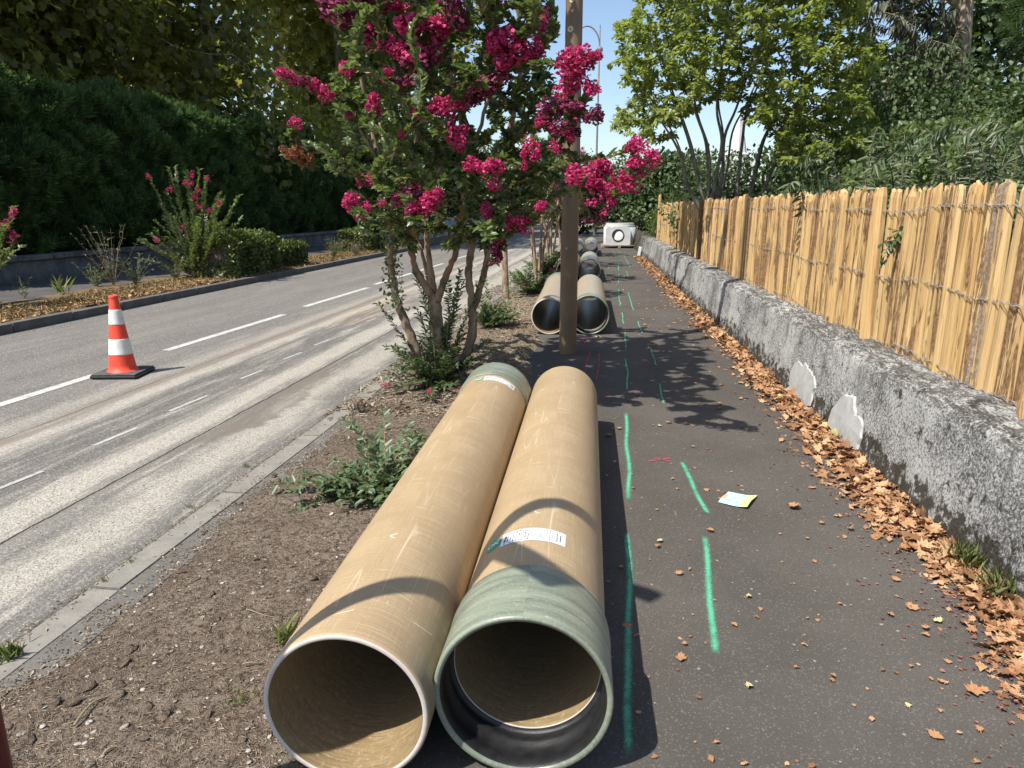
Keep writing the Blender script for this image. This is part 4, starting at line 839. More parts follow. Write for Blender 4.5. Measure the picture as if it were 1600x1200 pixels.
# ================================================================== LOW SHRUBS IN THE STRIP
def shrublet(label,base,r,h,n,flow=0,fp=(),size=.05,low=False,mat='lsuck'):
    th=thing('crape_myrtle_shoots',label,'shrub',base,'clumps of young crape myrtle in the planting strip'); tips=[]
    for k in range(n):
        a=rng.uniform(0,6.28); q=r*rng.uniform(.35,1); tips.append(np.array(base)+[q*math.cos(a),q*math.sin(a),h*rng.uniform(.35,1)*(1-.5*q/r if not low else 1)])
    tips+= [at(*p) for p in fp]; shoots(th,base,tips,size=size,spacing=size*.42,mat=mat)
    for k in range(flow):
        a=rng.uniform(0,6.28); bloom(th,np.array(base)+[r*.8*math.cos(a),r*.8*math.sin(a),h*rng.uniform(.2,.8)],.12,.10,'fl',True)
    return th
shrublet('low green shrub clump growing against the left tan pipe',(-1.08,3.45,.02),.34,.22,70,0,((540,655,3.6),(432,757,3.35),(455,800,3.15),(470,740,3.4),(640,660,3.9),(600,640,3.9),(560,690,3.6),(520,720,3.5),(620,700,3.5),(645,690,3.75),(450,770,3.2),(585,680,3.5),(505,760,3.3),(660,675,4.0)),size=.05)
shrublet('leafy clump with red flowers beside the single pale trunk',(-1.22,8.9,.02),.42,.42,46,0,((755,430,9.2),(745,440,9.2),(812,450,9.),(800,440,9.2)),size=.055)
shrublet('wide leafy clump with a few red flowers, left of the second pipe pair',(-1.02,12.6,.02),.62,.62,64,5,size=.06)
shrublet('leafy clump around the foot of the third myrtle',(-.95,16.2,.02),.6,.8,50,3,size=.07)
for (u,v,y) in ((765,508,8.6),(796,509,8.6),(758,512,8.6)): pass
# ---- the other crape myrtles of the row
def myrtle(label,base,h,cr,ch,nt,nf,stems=4,lean=(0,0),trunk=None,leaf=.065,group='crape myrtles in a row along the planting strip'):
    base=np.array(base,float); th=thing('crape_myrtle',label,'tree',tuple(base),group); S=[]
    for k in range(stems):
        a=6.28*k/stems+rng.uniform(-.4,.4); q=cr*.45 if stems>1 else .05; top=base+[q*math.cos(a)+lean[0],q*math.sin(a)+lean[1],h*.72]
        mid=base+[q*.35*math.cos(a),q*.35*math.sin(a),h*.33]; P=smoothline([base+[.04*math.cos(a),.04*math.sin(a),0],mid,(mid+top)/2+rng.normal(size=3)*.06,top],5); S.append((P,np.linspace(trunk or .035,.012,len(P))))
    V,F=tubes(S,8); part(th,'trunk',V,F,MAT['barkc'],True)
    cc=base+[lean[0],lean[1],h-ch/2]; T,u=ellip(cc,(cr,cr,ch/2),nt,.35); c_=grow(S,T,seg=.16,rtip=.003,zmin=h*.3,up=.3); V,F=tubes(c_,3); part(th,'branches',V,F,MAT['barkc'])
    V,F=leaves_on(c_,.024,L_crape,leaf,frac=1.,rmax=.03); part(th,'leaves',V,F,MAT['lcrape'],kind='stuff')
    Tf,u=ellip(cc,(cr*1.02,cr*1.02,ch/2),nf,.98)
    for p in Tf: bloom(th,p,rng.uniform(.16,.26),rng.uniform(.16,.28),random.choice(['fl','fl','fl','fldull']),True)
    return th
myrtle('slender crape myrtle with one pale straight trunk behind the big one',(-1.40,11.75,0),2.9,.62,1.5,150,12,1,(.35,0),.062)
myrtle('crape myrtle with crimson flowers just left of the brown post',(-1.05,14.8,0),3.1,1.0,1.9,240,24,5)
myrtle('flowering crape myrtle third from the far end of the row',(-1.0,18.6,0),3.2,1.0,2.0,220,22,4)
myrtle('flowering crape myrtle second from the far end of the row',(-.85,22.8,0),3.3,1.0,2.1,190,24,4)
myrtle('farthest flowering crape myrtle, close to the concrete chamber',(-.95,31.5,0),3.4,1.1,2.3,180,26,4)
# ---- across the road
def upright(label,base,tips,flow,size=.05,group='young crape myrtles on the far verge',mat='lcrape'):
    th=thing('crape_myrtle_bush',label,'shrub',base,group); ch=shoots(th,base,tips,size=size,spacing=.03,mat=mat,bend=.15,rt=.007)
    for p,wd in flow: bloom(th,p,wd,wd*1.3,'fl',True)
    return th
B=(-8.15,14.2,.1); tips=[at(*q) for q in ((232,275,14),(262,262,13.8),(275,258,14),(290,268,14.),(312,265,14.2),(322,275,14),(345,300,13.9),(350,310,13.8),(335,330,13.6),(250,320,14),(240,345,14),(258,300,14),(300,300,13.8),(318,300,13.9),(275,300,14),(285,330,13.7),(330,370,13.6),(260,370,14),(245,375,13.9),(310,340,13.6),(232,365,14.2),(350,345,14.),(300,380,13.5),(270,400,13.6),(375,305,14.4),(379,340,14.4))]
tips+= [np.array(B)+[rng.normal()*.5,rng.normal()*.4,rng.uniform(.4,1.3)] for k in range(40)]
upright('tall loose crape myrtle bush with red tips, behind the traffic cone',B,tips,[(at(u,v,13.8),.16) for u,v in ((300,272),(290,285),(265,295),(309,297),(305,308),(323,280),(342,315),(328,328),(312,322),(233,276),(284,355),(244,373),(298,288))],.075)
B=(-8.75,9.4,.1); tips=[at(*q) for q in ((22,322,9.5),(18,345,9.4),(-10,330,9.4),(25,370,9.3),(-20,300,9.3),(5,350,9.2),(-40,330,9.4),(10,390,9.2),(-30,380,9.3),(-60,290,9.4))]+[np.array(B)+[rng.normal()*.25-.3,rng.normal()*.3,rng.uniform(.5,1.2)] for k in range(14)]
upright('crimson flower spikes of a bush cut off by the left edge',B,tips,[(at(u,v,9.3),.15) for u,v in ((20,328),(17,336),(8,348),(0,352),(22,366),(18,374),(-12,330))],.07)
# ---- clipped box hedges
def boxhedge(label,xc,y0,y1,w,h,n,tone='lbox'):
    th=thing('clipped_bush',label,'bush',(rx(xc,(y0+y1)/2),(y0+y1)/2,.1),'clipped bushes on the far verge'); P=[];U=[]
    for k in range(n):
        y=rng.uniform(y0,y1); a=rng.uniform(0,1); 
        if a<.45: p=[xc+rng.uniform(-w,w)/2,y,h]; u=[0,0,1]
        elif a<.75: p=[xc+w/2,y,rng.uniform(.1,h)]; u=[1,0,0]
        elif a<.85: p=[xc-w/2,y,rng.uniform(.1,h)]; u=[-1,0,0]
        else: e=rng.choice([-1,1]); p=[xc+rng.uniform(-w,w)/2,(y0 if e<0 else y1),rng.uniform(.1,h)]; u=[0,e,0]
        d=fbm(p[0],p[1],p[2],1.8,3)*.16; P.append([p[i]+u[i]*(d-.05-abs(rng.normal())*.07) for i in range(3)]); U.append(u)
    P=np.array(P); 
    cx=np.abs(P[:,0]-xc)/(w/2); top=P[:,2]>h*.85; P[:,2]-=np.where(top&(cx>.7),(cx-.7)*.35,0)
    P[:,2]+=.0; P=shear(P); U=np.array(U,float); k=len(P); V,F=scatter(L_round,P,U*.6+unit(k)*.8+[0,0,.3],U+unit(k)*.6+[0,0,.3],rng.uniform(.05,.085,k)); part(th,'leaves',V,F,MAT[tone],kind='stuff')
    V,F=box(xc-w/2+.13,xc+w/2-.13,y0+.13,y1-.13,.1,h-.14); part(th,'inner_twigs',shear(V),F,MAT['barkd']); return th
boxhedge('long clipped bush beside the kerb, next to the red-tipped bush',-8.12,13.9,15.8,1.05,.95,8000)
boxhedge('lower bright clipped bush adjoining the long one',-8.2,15.85,17.9,.8,.70,4800)
boxhedge('separate square clipped bush further along the far kerb',-8.36,22.7,24.1,1.15,.85,5200)

# ---- conifer hedge
def htop(y): return 3.95-(max(0,y-24)*.07 if y<31 else .49+(y-31)*.30)+.3*noise.noise(Vector((y*.35,0,4)))+.18*noise.noise(Vector((y*1.3,0,8)))
hd=thing('conifer_hedge','tall dark conifer hedge in shade, rising above the weathered wall','hedge',(rx(-12.6,22),22,.1))
P=[];U=[]
for k in range(46000):
    y=11+25.5*(rng.random()**1.15); H=htop(y); a=rng.random()
    if a<.74: z=.55+(H-.55)*rng.random(); p=[-11.78-.22*(z/H)**3,y,z]; u=np.array([1,-.15,.1])
    elif a<.95: t=rng.random(); p=[-11.95-1.5*t,y,H-.12*t]; u=np.array([.25,-.2,1])
    else: z=.55+(H-.55)*rng.random(); p=[-11.9-1.5*rng.random(),36.4,z]; u=np.array([0,1,.1])
    d=.5*noise.noise(Vector((p[0]*.5,y*.8,p[2]*1.1)))+.4*noise.noise(Vector((p[0],y*2.2,p[2]*2.6)))-abs(rng.normal())*.12
    P.append([p[i]+u[i]*d for i in range(3)]); U.append(u)
P=shear(P); U=np.array(U); k=len(P)
D=U*.75+np.array([.1,-.15,.6])+unit(k)*.28; V,F=scatter(L_spray,P,D,U+unit(k)*.7,rng.uniform(.2,.5,k)); part(hd,'foliage',V,F,MAT['lconif'],kind='stuff')
m=np.array([noise.noise(Vector((p[1]*.35,p[2]*.8,7)))>.36 for p in P])&(P[:,2]<3.2); Pb=P[m][::2]-[.05,0,0]; k=len(Pb)
if k: V,F=scatter(L_spray,Pb,unit(k)+[.6,0,-.3],unit(k),rng.uniform(.12,.22,k)); part(hd,'dead_foliage',V,F,MAT['lbrown'],kind='stuff')
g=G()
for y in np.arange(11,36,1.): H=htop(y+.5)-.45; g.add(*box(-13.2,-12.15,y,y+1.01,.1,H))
V,F=g.get(); part(hd,'shade_backing',shear(V),F,MAT['barkd'])  # solid dark boxes behind the sprays, standing in for the hedge's inner shade

# ---- broadleaf trees
def bigtree(name,label,base,h,lobes,n,protos,size,mat,bark,cat='tree',group=None,r=.28,limbs=7,up=.2,droop=0.,thick=.28,fill=.22,lump=.2,outw=.8):
    base=np.array(base,float); th=thing(name,label,cat,tuple(base),group)
    ch=[]; top=np.array([np.mean([l[0] for l in lobes]),np.mean([l[1] for l in lobes]),base[2]+h*.75])
    P=smoothline([base,base+(top-base)*.35+rng.normal(size=3)*.12,base+(top-base)*.7+rng.normal(size=3)*.2,top],6); ch.append((P,np.linspace(r,r*.25,len(P))))
    V,F=tubes(ch,12); part(th,'trunk',V,F,MAT[bark],True)
    T=[]
    for l in lobes:
        q,u=ellip(l[:3],l[3:6],limbs,.55); T+=list(q)
    c_=grow([ch[0]],T,seg=.6,rtip=.012,rexp=.5,zmin=base[2]+h*.22,up=.3,rcap=r*.6); V,F=tubes(c_,5); part(th,'branches',V,F,MAT[bark])
    V,F=mass(lobes,n,protos,size,thick=thick,up=up,droop=droop,fill=fill,lump=lump,outw=outw); part(th,'crown',V,F,MAT[mat],kind='stuff')
    return th
def lobes_at(c,R,k,rs,zs=.8):
    out=[(c[0],c[1],c[2],R[0]*.72,R[1]*.72,R[2]*.72)]
    for i in range(k):
        u=unit(1)[0]; out.append((c[0]+u[0]*R[0]*.62,c[1]+u[1]*R[1]*.62,c[2]+u[2]*R[2]*.62,rs*rng.uniform(.8,1.2),rs*rng.uniform(.8,1.2),rs*zs*rng.uniform(.8,1.2)))
    return out
for i,(x,y,hz,R,lab) in enumerate([(-17.5,15,8.2,4.3,'shady plane tree behind the hedge at the left edge'),(-17.,22.5,8.4,4.5,'big plane tree rising over the middle of the conifer hedge'),(-15.,27.5,11.2,5.2,'plane tree behind the hedge, just left of the big crape myrtle'),(-14.0,37,11.5,5.6,'plane tree seen through the top of the big crape myrtle'),(-12.8,48,11.5,5.8,'farthest plane tree of the row, right of the big myrtle crown')]):
    lb=lobes_at((x,y,hz),(R,R*1.1,R*(1.25 if i<2 else 1.7)),11,R*.5); lb=[l for l in lb]
    lb+= [(x+R*.55,y+dy,3.6+rng.uniform(-.3,.5),R*.42,R*.42,R*.42) for dy in (-3,0,3)]
    bigtree('plane_tree',lab,(x,y,0),10,lb,(19000 if i<3 else 15000),L_plane,.26 if i<3 else .36,'lplane','barkp',group='plane trees behind the conifer hedge',r=.4,thick=.2,fill=.15)
for i,(x,y,hz,R,n,lab,mt_) in enumerate([(-9.5,47,3.0,3.0,7000,'dark tree in shade behind the pale panel fence','ldark'),(-7.5,62,3.6,3.8,8000,'dark tree where the road disappears','ldark'),(-2.5,74,4.0,4.2,8000,'dark green tree closing off the end of the road','ldark'),(1.6,56,2.9,2.6,6500,'round dark tree directly above the concrete chamber','ldark'),(6.4,48,3.0,2.5,6000,'tall dark tree behind the thin-stemmed green tree','ldark'),(11.5,40,3.6,3.0,7000,'dark leafy tree at the back of the garden','ldark'),(-1.0,44,2.2,1.8,4500,'small dark tree left of the concrete chamber','lmid'),(3.3,36,2.4,2.0,6000,'dark tree between the chamber and the thin-stemmed green tree','ldark'),(3.3,62,3.8,3.6,6000,'distant dark tree above the end of the wall','ldark')]):
    lb=lobes_at((x,y,hz),(R,R,R*.85),8,R*.5); lb.append((x,y,hz*.45,R*.9,R*.9,hz*.45)); bigtree('dark_tree',lab,(x,y,0),hz+R*.6,lb,n,L_round,.22,mt_,'barkd',group='dark trees beyond the end of the path',r=.2,limbs=4)
# ---- fine-leaved tree over the fence
for x,y,hz,R_,lab in ((-13.2,25.2,14.6,5.0,'very tall plane tree whose crown stays above the frame and shades the far road'),(-12.,35.,14.5,5.6,'tallest plane tree near the pale panel fence')):
    bigtree('plane_tree',lab,(x,y,0),16,lobes_at((x,y,hz),(R_,R_*1.1,R_),10,R_*.5),13000,L_plane,.34,'lplane','barkp',group='plane trees behind the conifer hedge',r=.4,thick=.3,fill=.3)
ht=thing('hornbeam_tree','light green tree with many thin dark stems, leaning out over the fence','tree',(3.5,14.2,.4))
def st3(pts,r0,r1): P=smoothline(pts,5); return (P,np.linspace(r0,r1,len(P)))
HS=[]
for px in ([(1102,330,14),(1092,285,14),(1082,235,14),(1068,190,13.9),(1050,140,13.8),(1030,80,13.6)],[(1104,330,14.1),(1108,280,14.1),(1106,230,14.1),(1090,180,14.),(1080,120,13.9),(1070,20,13.8)],[(1110,330,14),(1120,270,14),(1128,220,14),(1120,170,14),(1128,100,14),(1140,-20,14)],[(1112,330,14.2),(1128,280,14.2),(1132,215,14.2),(1150,170,14.2),(1170,110,14.1),(1200,0,14)],
           [(1148,330,14.3),(1153,280,14.3),(1160,220,14.3),(1166,180,14.2),(1190,120,14.),(1230,30,13.8)],[(1168,330,14.4),(1180,270,14.4),(1192,220,14.3),(1215,180,14.2),(1255,120,14.),(1310,50,13.8)],[(1178,330,14.1),(1200,280,14.1),(1222,230,14.),(1250,190,13.8),(1290,160,13.5),(1340,140,13.2)],[(1095,330,13.8),(1075,290,13.7),(1062,240,13.5),(1040,200,13.4),(1010,160,13.2)]):
    HS.append(st3([at(*p) for p in px],.040,.010))
    o2=rng.normal()*.25; HS.append(st3([at(p[0]+o2*40*(i_/5.),p[1]-4*i_,p[2]+.25) for i_,p in enumerate(px)],.026,.008))
V,F=tubes(HS,8); part(ht,'trunk',V,F,MAT['barkg'],True)
poly=[(948,38),(985,20),(1010,-40),(1060,-160),(1180,-240),(1320,-180),(1370,-60),(1345,40),(1385,90),(1350,140),(1370,190),(1380,245),(1330,285),(1270,275),(1215,235),(1180,195),(1150,170),(1120,150),(1075,170),(1050,215),(1020,222),(985,205),(955,200),(960,170),(990,150),(965,135),(980,110),(950,95),(975,70)]
c=np.stack([rng.uniform(940,1400,9000),rng.uniform(-240,250,9000)],1); c=c[inpoly(c,poly)][:2300]; tg=[]
for u,v in c:
    vv=round(v/19.)*19+rng.normal()*2.2 if rng.random()<.8 else v
    tg.append(at(u,vv,float(rng.normal(14.,1.0))))
ch_=grow(HS,tg,seg=.25,rtip=.004,zmin=2.3,up=.25,rcap=.03); V,F=tubes(ch_,3); part(ht,'branches',V,F,MAT['barkg'])
V,F=leaves_on(ch_,.021,L_horn,.085,frac=1.,rmax=.022,up=-.15,out=1.,jit=.5,loose=.035); part(ht,'leaves',V,F,MAT['lhorn'],kind='stuff')
# ---- shrubs behind the fence
def shrub(name,label,lobes,n,protos,size,mat,**k):
    c=np.mean([l[:3] for l in lobes],axis=0); th=thing(name,label,'shrub',(c[0],c[1],.4)); 
    T=[]; base=np.array([c[0],c[1],.4])
    for l in lobes:
        q,u=ellip(l[:3],l[3:6],6,.5); T+=list(q)
    S=[(np.array([base,base+[0,0,.3],base+[.05,0,.6]]),np.array([.05,.04,.03]))]; c_=grow(S,T,seg=.2,rtip=.004,up=.4,rcap=.03); V,F=tubes(c_,4); part(th,'stems',V,F,MAT['barkd'])
    V,F=mass(lobes,n,protos,size,**k); part(th,'foliage',V,F,MAT[mat],kind='stuff'); return th
shrub('garden_shrub','dark feathery bush where the picket fence ends',[(2.55,24.4,1.0,.62,.9,.72),(3.2,23.5,1.0,.8,.9,.85),(2.5,26.2,.9,.5,.8,.6)],4200,L_long,.14,'lmid')
shrub('garden_shrub','shady bush behind the stems of the light green tree',[(2.9,17.5,1.4,1.2,1.5,1.0),(4.2,18.5,1.7,1.4,1.3,1.2),(5.6,18.,1.5,1.3,1.3,1.1),(3.4,21,1.8,1.5,1.5,1.3)],9000,L_round,.10,'ldark')
shrub('garden_shrub','reddish-tinged low bush just above the middle of the fence',[(3.1,12.6,1.25,.7,1.2,.5),(3.6,11.2,1.2,.7,1.0,.5)],5200,L_round,.06,'barkc' if False else 'ldark')
shrub('garden_shrub','broad light green bush in the middle of the garden',[(4.9,13.2,2.15,1.3,1.2,.75),(5.8,12.6,1.9,1.3,1.1,.9),(6.4,13.6,2.3,1.2,1.2,.8),(4.2,12.2,1.5,.9,.9,.7)],11000,L_round,.085,'lmid')
shrub('garden_shrub','light green leafy bush against the fence right of the reed tuft',[(3.5,9.1,1.55,.65,.8,.50),(4.1,8.6,1.8,.8,.8,.55),(3.2,8.4,1.35,.5,.7,.35)],5200,L_round,.075,'lmid')
shrub('garden_shrub','dense dark bush under the pale peeling trunk',[(7.4,15.5,2.4,1.7,1.4,1.5),(9.,16,2.6,1.7,1.4,1.7),(7.0,17.5,3.4,1.6,1.5,1.5)],12000,L_round,.10,'ldark')
# felted shrub with arching shoots
bd=thing('arching_shrub','grey-green shrub with arching drooping shoots above the right end of the fence','shrub',(3.3,6.6,.4)); chs=[]
for k in range(105):
    b=np.array([3.2+rng.normal()*.45,6.6+rng.normal()*.7,.5]); a=rng.uniform(0,6.28); L=rng.uniform(.5,.9); t=b+[math.cos(a)*L*.75,math.sin(a)*L*.75,rng.uniform(.75,1.55)]; c2=b+[math.cos(a)*.15,math.sin(a)*.15,(t[2]-b[2])*1.45]
    ts=np.linspace(0,1,12)[:,None]; C=(1-ts)**2*b+2*ts*(1-ts)*c2+ts**2*t; chs.append((C,np.linspace(.008,.003,12)))
V,F=tubes(chs,4); part(bd,'stems',V,F,MAT['barkd'],True); V,F=leaves_on(chs,.035,L_long,.088,frac=.85,rmax=.1,out=.9,up=0,droop=.45,jit=.35); part(bd,'leaves',V,F,MAT['lbud'],kind='stuff')
# reeds tuft
rd_=thing('reed_tuft','upright tuft of thin grey-green blades rising behind the fence','plant',(3.2,10.3,.4)); n=420; P=np.stack([3.6+rng.normal(size=n)*.16,10.3+rng.normal(size=n)*.35,np.full(n,.45)],1); D=np.stack([rng.normal(size=n)*.15,rng.normal(size=n)*.3,np.ones(n)],1)
V,F=scatter([quadleaf(.008,.0,.06)],P,D,unit(n),rng.uniform(1.0,1.65,n)); part(rd_,'blades',V,F,MAT['lbud'],kind='stuff')
# tall pale-barked tree and its grey foliage, soft pine at the right
eu=thing('eucalyptus_tree','tall tree with peeling pale trunk and grey drooping foliage behind the garden','tree',(9.2,20.,.4)); S=[st3([np.array([9.25,20,.4]),at(1494,200,20),at(1500,110,20),at(1508,0,20),at(1516,-200,20),at(1520,-420,20)],.25,.13)]
for px in ([(1498,150,20),(1465,128,19.6),(1435,104,19.2),(1410,102,19.),(1380,130,18.8),(1345,160,18.6)],[(1499,60,20),(1478,55,19.6),(1474,25,19.3),(1472,-30,19.2)],[(1497,165,20),(1460,132,19.5),(1448,95,19.3),(1430,60,19.),(1400,30,18.8)],[(1505,20,20),(1440,-40,19.5),(1380,-60,19.),(1340,-30,18.8)],[(1400,110,19),(1370,160,18.8),(1340,175,18.7)],[(1496,180,20),(1430,150,19.),(1385,120,18.7),(1350,150,18.6)]):
    S.append(st3([at(*p) for p in px],.075,.018))
V,F=tubes(S[:1],16); part(eu,'trunk',V,F,MAT['barke'],True); V,F=tubes(S[1:],7); part(eu,'limbs',V,F,MAT['barke'],True)
tg=[at(rng.uniform(1320,1500),rng.uniform(-260,150),rng.normal(19.2,.9)) for k in range(420)]+[at(rng.uniform(1480,1600),rng.uniform(-400,-20),rng.normal(20.5,1.)) for k in range(150)]
ch_=grow(S,tg,seg=.3,rtip=.005,zmin=2.4,up=-.1,rcap=.04); V,F=tubes(ch_,3); part(eu,'branches',V,F,MAT['barke']); V,F=leaves_on(ch_,.055,L_long,.22,frac=1.,rmax=.03,droop=.9,out=.5); part(eu,'leaves',V,F,MAT['leuc'],kind='stuff')
pn=[(10.6,16.5,4.3,1.5,1.5,1.3),(9.6,17.,3.0,1.2,1.3,1.1),(11.6,15.5,6.2,1.9,1.8,1.6),(10.6,15.5,2.6,1.4,1.4,1.3),(12.6,15.5,3.6,1.9,1.9,2.2),(9.9,17.6,5.9,1.,1.2,1.2),(9.1,15.9,1.9,1.,1.,.8)]
bigtree('pine_tree','soft dark pine with fine needles at the right edge','' or (11.4,16.6,.4),6.5,pn,19000,L_pine,.34,'lpine','barkd',r=.22,limbs=7,up=-.15,droop=.1,thick=.2)
for i,(x,y,hz,R,n) in enumerate([(14.5,27,6.,4.2,9000),(12.4,29,4.4,3.2,9000)]):
    lb=lobes_at((x,y,hz),(R,R,R*1.1),8,R*.5); lb.append((x,y,2.2,R*.95,R*.95,2.2)); bigtree('backing_tree',['large dark tree behind the pine at the right edge','large dark tree filling the gap left of the pale trunk'][i],(x,y,.3),hz+2,lb,n,L_round,.24,'ldark','barkd',r=.3)
# ---- far white spire
sp=thing('church_spire','small pale pointed spire glimpsed between the thin tree stems','spire',(22.6,120,0)); V,F=lathe([(1.7,0),(1.7,9.5),(1.9,9.6),(1.5,9.9),(1.05,12.2),(.45,14.6),(.0,16.2)],8,c=(22.6,120,0)); part(sp,'spire_roof',V,F,MAT['precast']); V,F=box(20.6,24.6,118,122,0,8.8); part(sp,'tower',V,F,MAT['precast'])

# ================================================================== PICKET FENCE
fn=thing('picket_fence','split chestnut paling fence of raw yellow stakes wired together, above the low wall','fence',(2.05,11,.45))
def stake(r,L,seed,flat=.7,pointed=0):
    q=random.Random(seed); n=8; rings=[0,.28,.55,.8,.955,1.]; base=[q.uniform(.78,1.2) for _ in range(n)]; V=[];F=[]; bx=q.uniform(-.012,.012); by=q.uniform(-.006,.006); tw=q.uniform(-.3,.3)
    for k,t in enumerate(rings):
        w=r*(1.04-.10*t)*(1 if t<.94 else (.93 if t<1 else (.72 if not pointed else .4)))
        for j in range(n):
            a=2*math.pi*j/n+tw*t; rr=w*base[j]*(1+q.uniform(-.06,.06)); V.append((rr*math.cos(a)*flat+by*math.sin(t*3.1)*1.,rr*math.sin(a)+bx*math.sin(t*3.4),L*t-(.012*math.sin(a*1)+q.uniform(0,.012) if t==1 else 0)))
        if k:
            for j in range(n): F.append(((k-1)*n+j,(k-1)*n+(j+1)%n,k*n+(j+1)%n,k*n+j))
    V.append((0,0,L+(.01 if not pointed else .03))); c=len(V)-1
    for j in range(n): F.append(((len(rings)-1)*n+j,(len(rings)-1)*n+(j+1)%n,c))
    return mesh_data('stake',V,F,MAT['woodp'])
SM=[stake([.029,.024,.035,.031,.038,.027,.022,.036][i%8],1.17+.0*i,i,random.Random(i).choice([.7,.85,1.]),i%12==0) for i in range(24)]; SB=[stake(.046+.003*(i%3),1.19,50+i,.95) for i in range(5)]
SW={m.name:0 for m in SM}
y=1.9; k=0
while y<21.6 and k<300:
    big=rng.random()<.085; me=SB[rng.integers(0,5)] if big else SM[rng.integers(0,24)]; hw=(.048 if big else [.029,.024,.035,.031,.038,.027,.022,.036][SM.index(me)%8])
    y+=hw*.98; x=2.03-(.03 if big else rng.uniform(-.008,.012))
    if y>19.0 and rng.random()<.3: y+=.10
    o=link('stake',me,fn,(x-2.05,y-11,.0+rng.uniform(-.010,.010))); o.rotation_euler=(rng.normal()*.009-(.03 if big else 0),rng.normal()*.005,rng.choice([0,math.pi])+rng.uniform(-.3,.3)); o.scale=(1,1,(1.0+rng.normal()*.010+(.006 if big else 0)))
    y+=hw*.97+rng.uniform(.0,.006)+(rng.random()<.05)*rng.uniform(.01,.02); k+=1
print('stakes',k,'to y',y)
o=link('end_post',stake(.045,1.42,99,1.),fn,(-.05,21.7-11,-.0)); tag(o,'taller thin post at the far end of the fence')
for zz in (1.50,1.06,.62):
    for s in (0,1):
        ys=np.arange(1.9,21.5,.018); ph=s*math.pi; P=np.stack([2.05-.05+.004*np.sin(ys*26+ph)-.0+np.array([fbm(v,zz,0,3.,2) for v in ys])*.008,ys,zz+.0045*np.cos(ys*26+ph)+.006*np.sin(ys*75)+np.array([fbm(v,zz,5,1.3,3) for v in ys])*.035],1)
        V,F=tube(P,.0021,3); part(fn,'wire',V,F,MAT['steel'],True)
# green shoot poking through the fence
sg=thing('climbing_sprig','small leafy green sprig poking out between the fence stakes','plant',(1.97,4.93,1.3)); chs=[]
for k in range(5): b=np.array([2.0,4.93,1.36]); t=b+[-.06-.03*k%.09,rng.uniform(-.09,.09),rng.uniform(-.24,.02)]; chs.append((np.linspace(b,t,6)+rng.normal(size=(6,3))*.004,np.full(6,.0015)))
V,F=tubes(chs,3); part(sg,'stems',V,F,MAT['barkd']); V,F=leaves_on(chs,.035,L_crape,.045,frac=.95,rmax=.1,droop=.5); part(sg,'leaves',V,F,MAT['lcrape'],kind='stuff')

# ================================================================== FALLEN LEAVES AND LITTER
def ground_leaves(P,S,protos,mat,name,label,cat,lay=.35,base=(0,0,0)):
    n=len(P); D=np.stack([rng.normal(size=n),rng.normal(size=n),rng.normal(size=n)*lay],1); N=np.stack([rng.normal(size=n)*lay,rng.normal(size=n)*lay,np.ones(n)],1)
    V,F=scatter(protos,P,D,N,S); o=single(name,label,cat,V,F,mat,base,kind='stuff'); return o
n=8000; y=2+21*rng.random(n)**1.7; wid=np.array([ .25+.16*noise.noise(Vector((v*.9,0,2)))+.10*noise.noise(Vector((v*3,0,5)))-(.10 if v<1 else 0) for v in y]); wid=np.maximum(.08,wid); t=np.abs(rng.normal(size=n))*.5; x=1.67-np.minimum(t,1.6)*wid; zb=np.maximum(0,1-t)*.035*rng.random(n)+.003
x=np.minimum(x,1.655)
P=np.stack([x,y,zb],1); S=(.035+.065*rng.random(n)**1.4)*(1-.35*(t>1.0)); m=rng.random(n)
ground_leaves(P[m<.93],S[m<.93],L_crum,MAT['dry'],'leaf_drift','drift of dry orange-brown plane leaves along the foot of the wall','fallen leaves',.28,(1.5,6,0))
ground_leaves(P[m>.985],S[m>.985]*.9,L_crum,MAT['dryy'],'yellow_leaf_drift','few pale yellow leaves among the brown drift by the wall','fallen leaves',.3,(1.5,6,.01))
n=2400; y=1.6+14*rng.random(n)**1.6; x=1.56-np.abs(rng.normal(size=n))*.16-.02; P=np.stack([x,y,np.full(n,.005)],1); V,F=scatter(L_crum[:4],P,unit(n)*[1,1,.1],unit(n)*.2+[0,0,1],rng.uniform(.006,.022,n)); single('leaf_crumbs','dark purple-brown crumbs of broken leaves edging the leaf drift','leaf crumbs',V,F,MAT['drydk'],(1.45,5,0),kind='stuff')
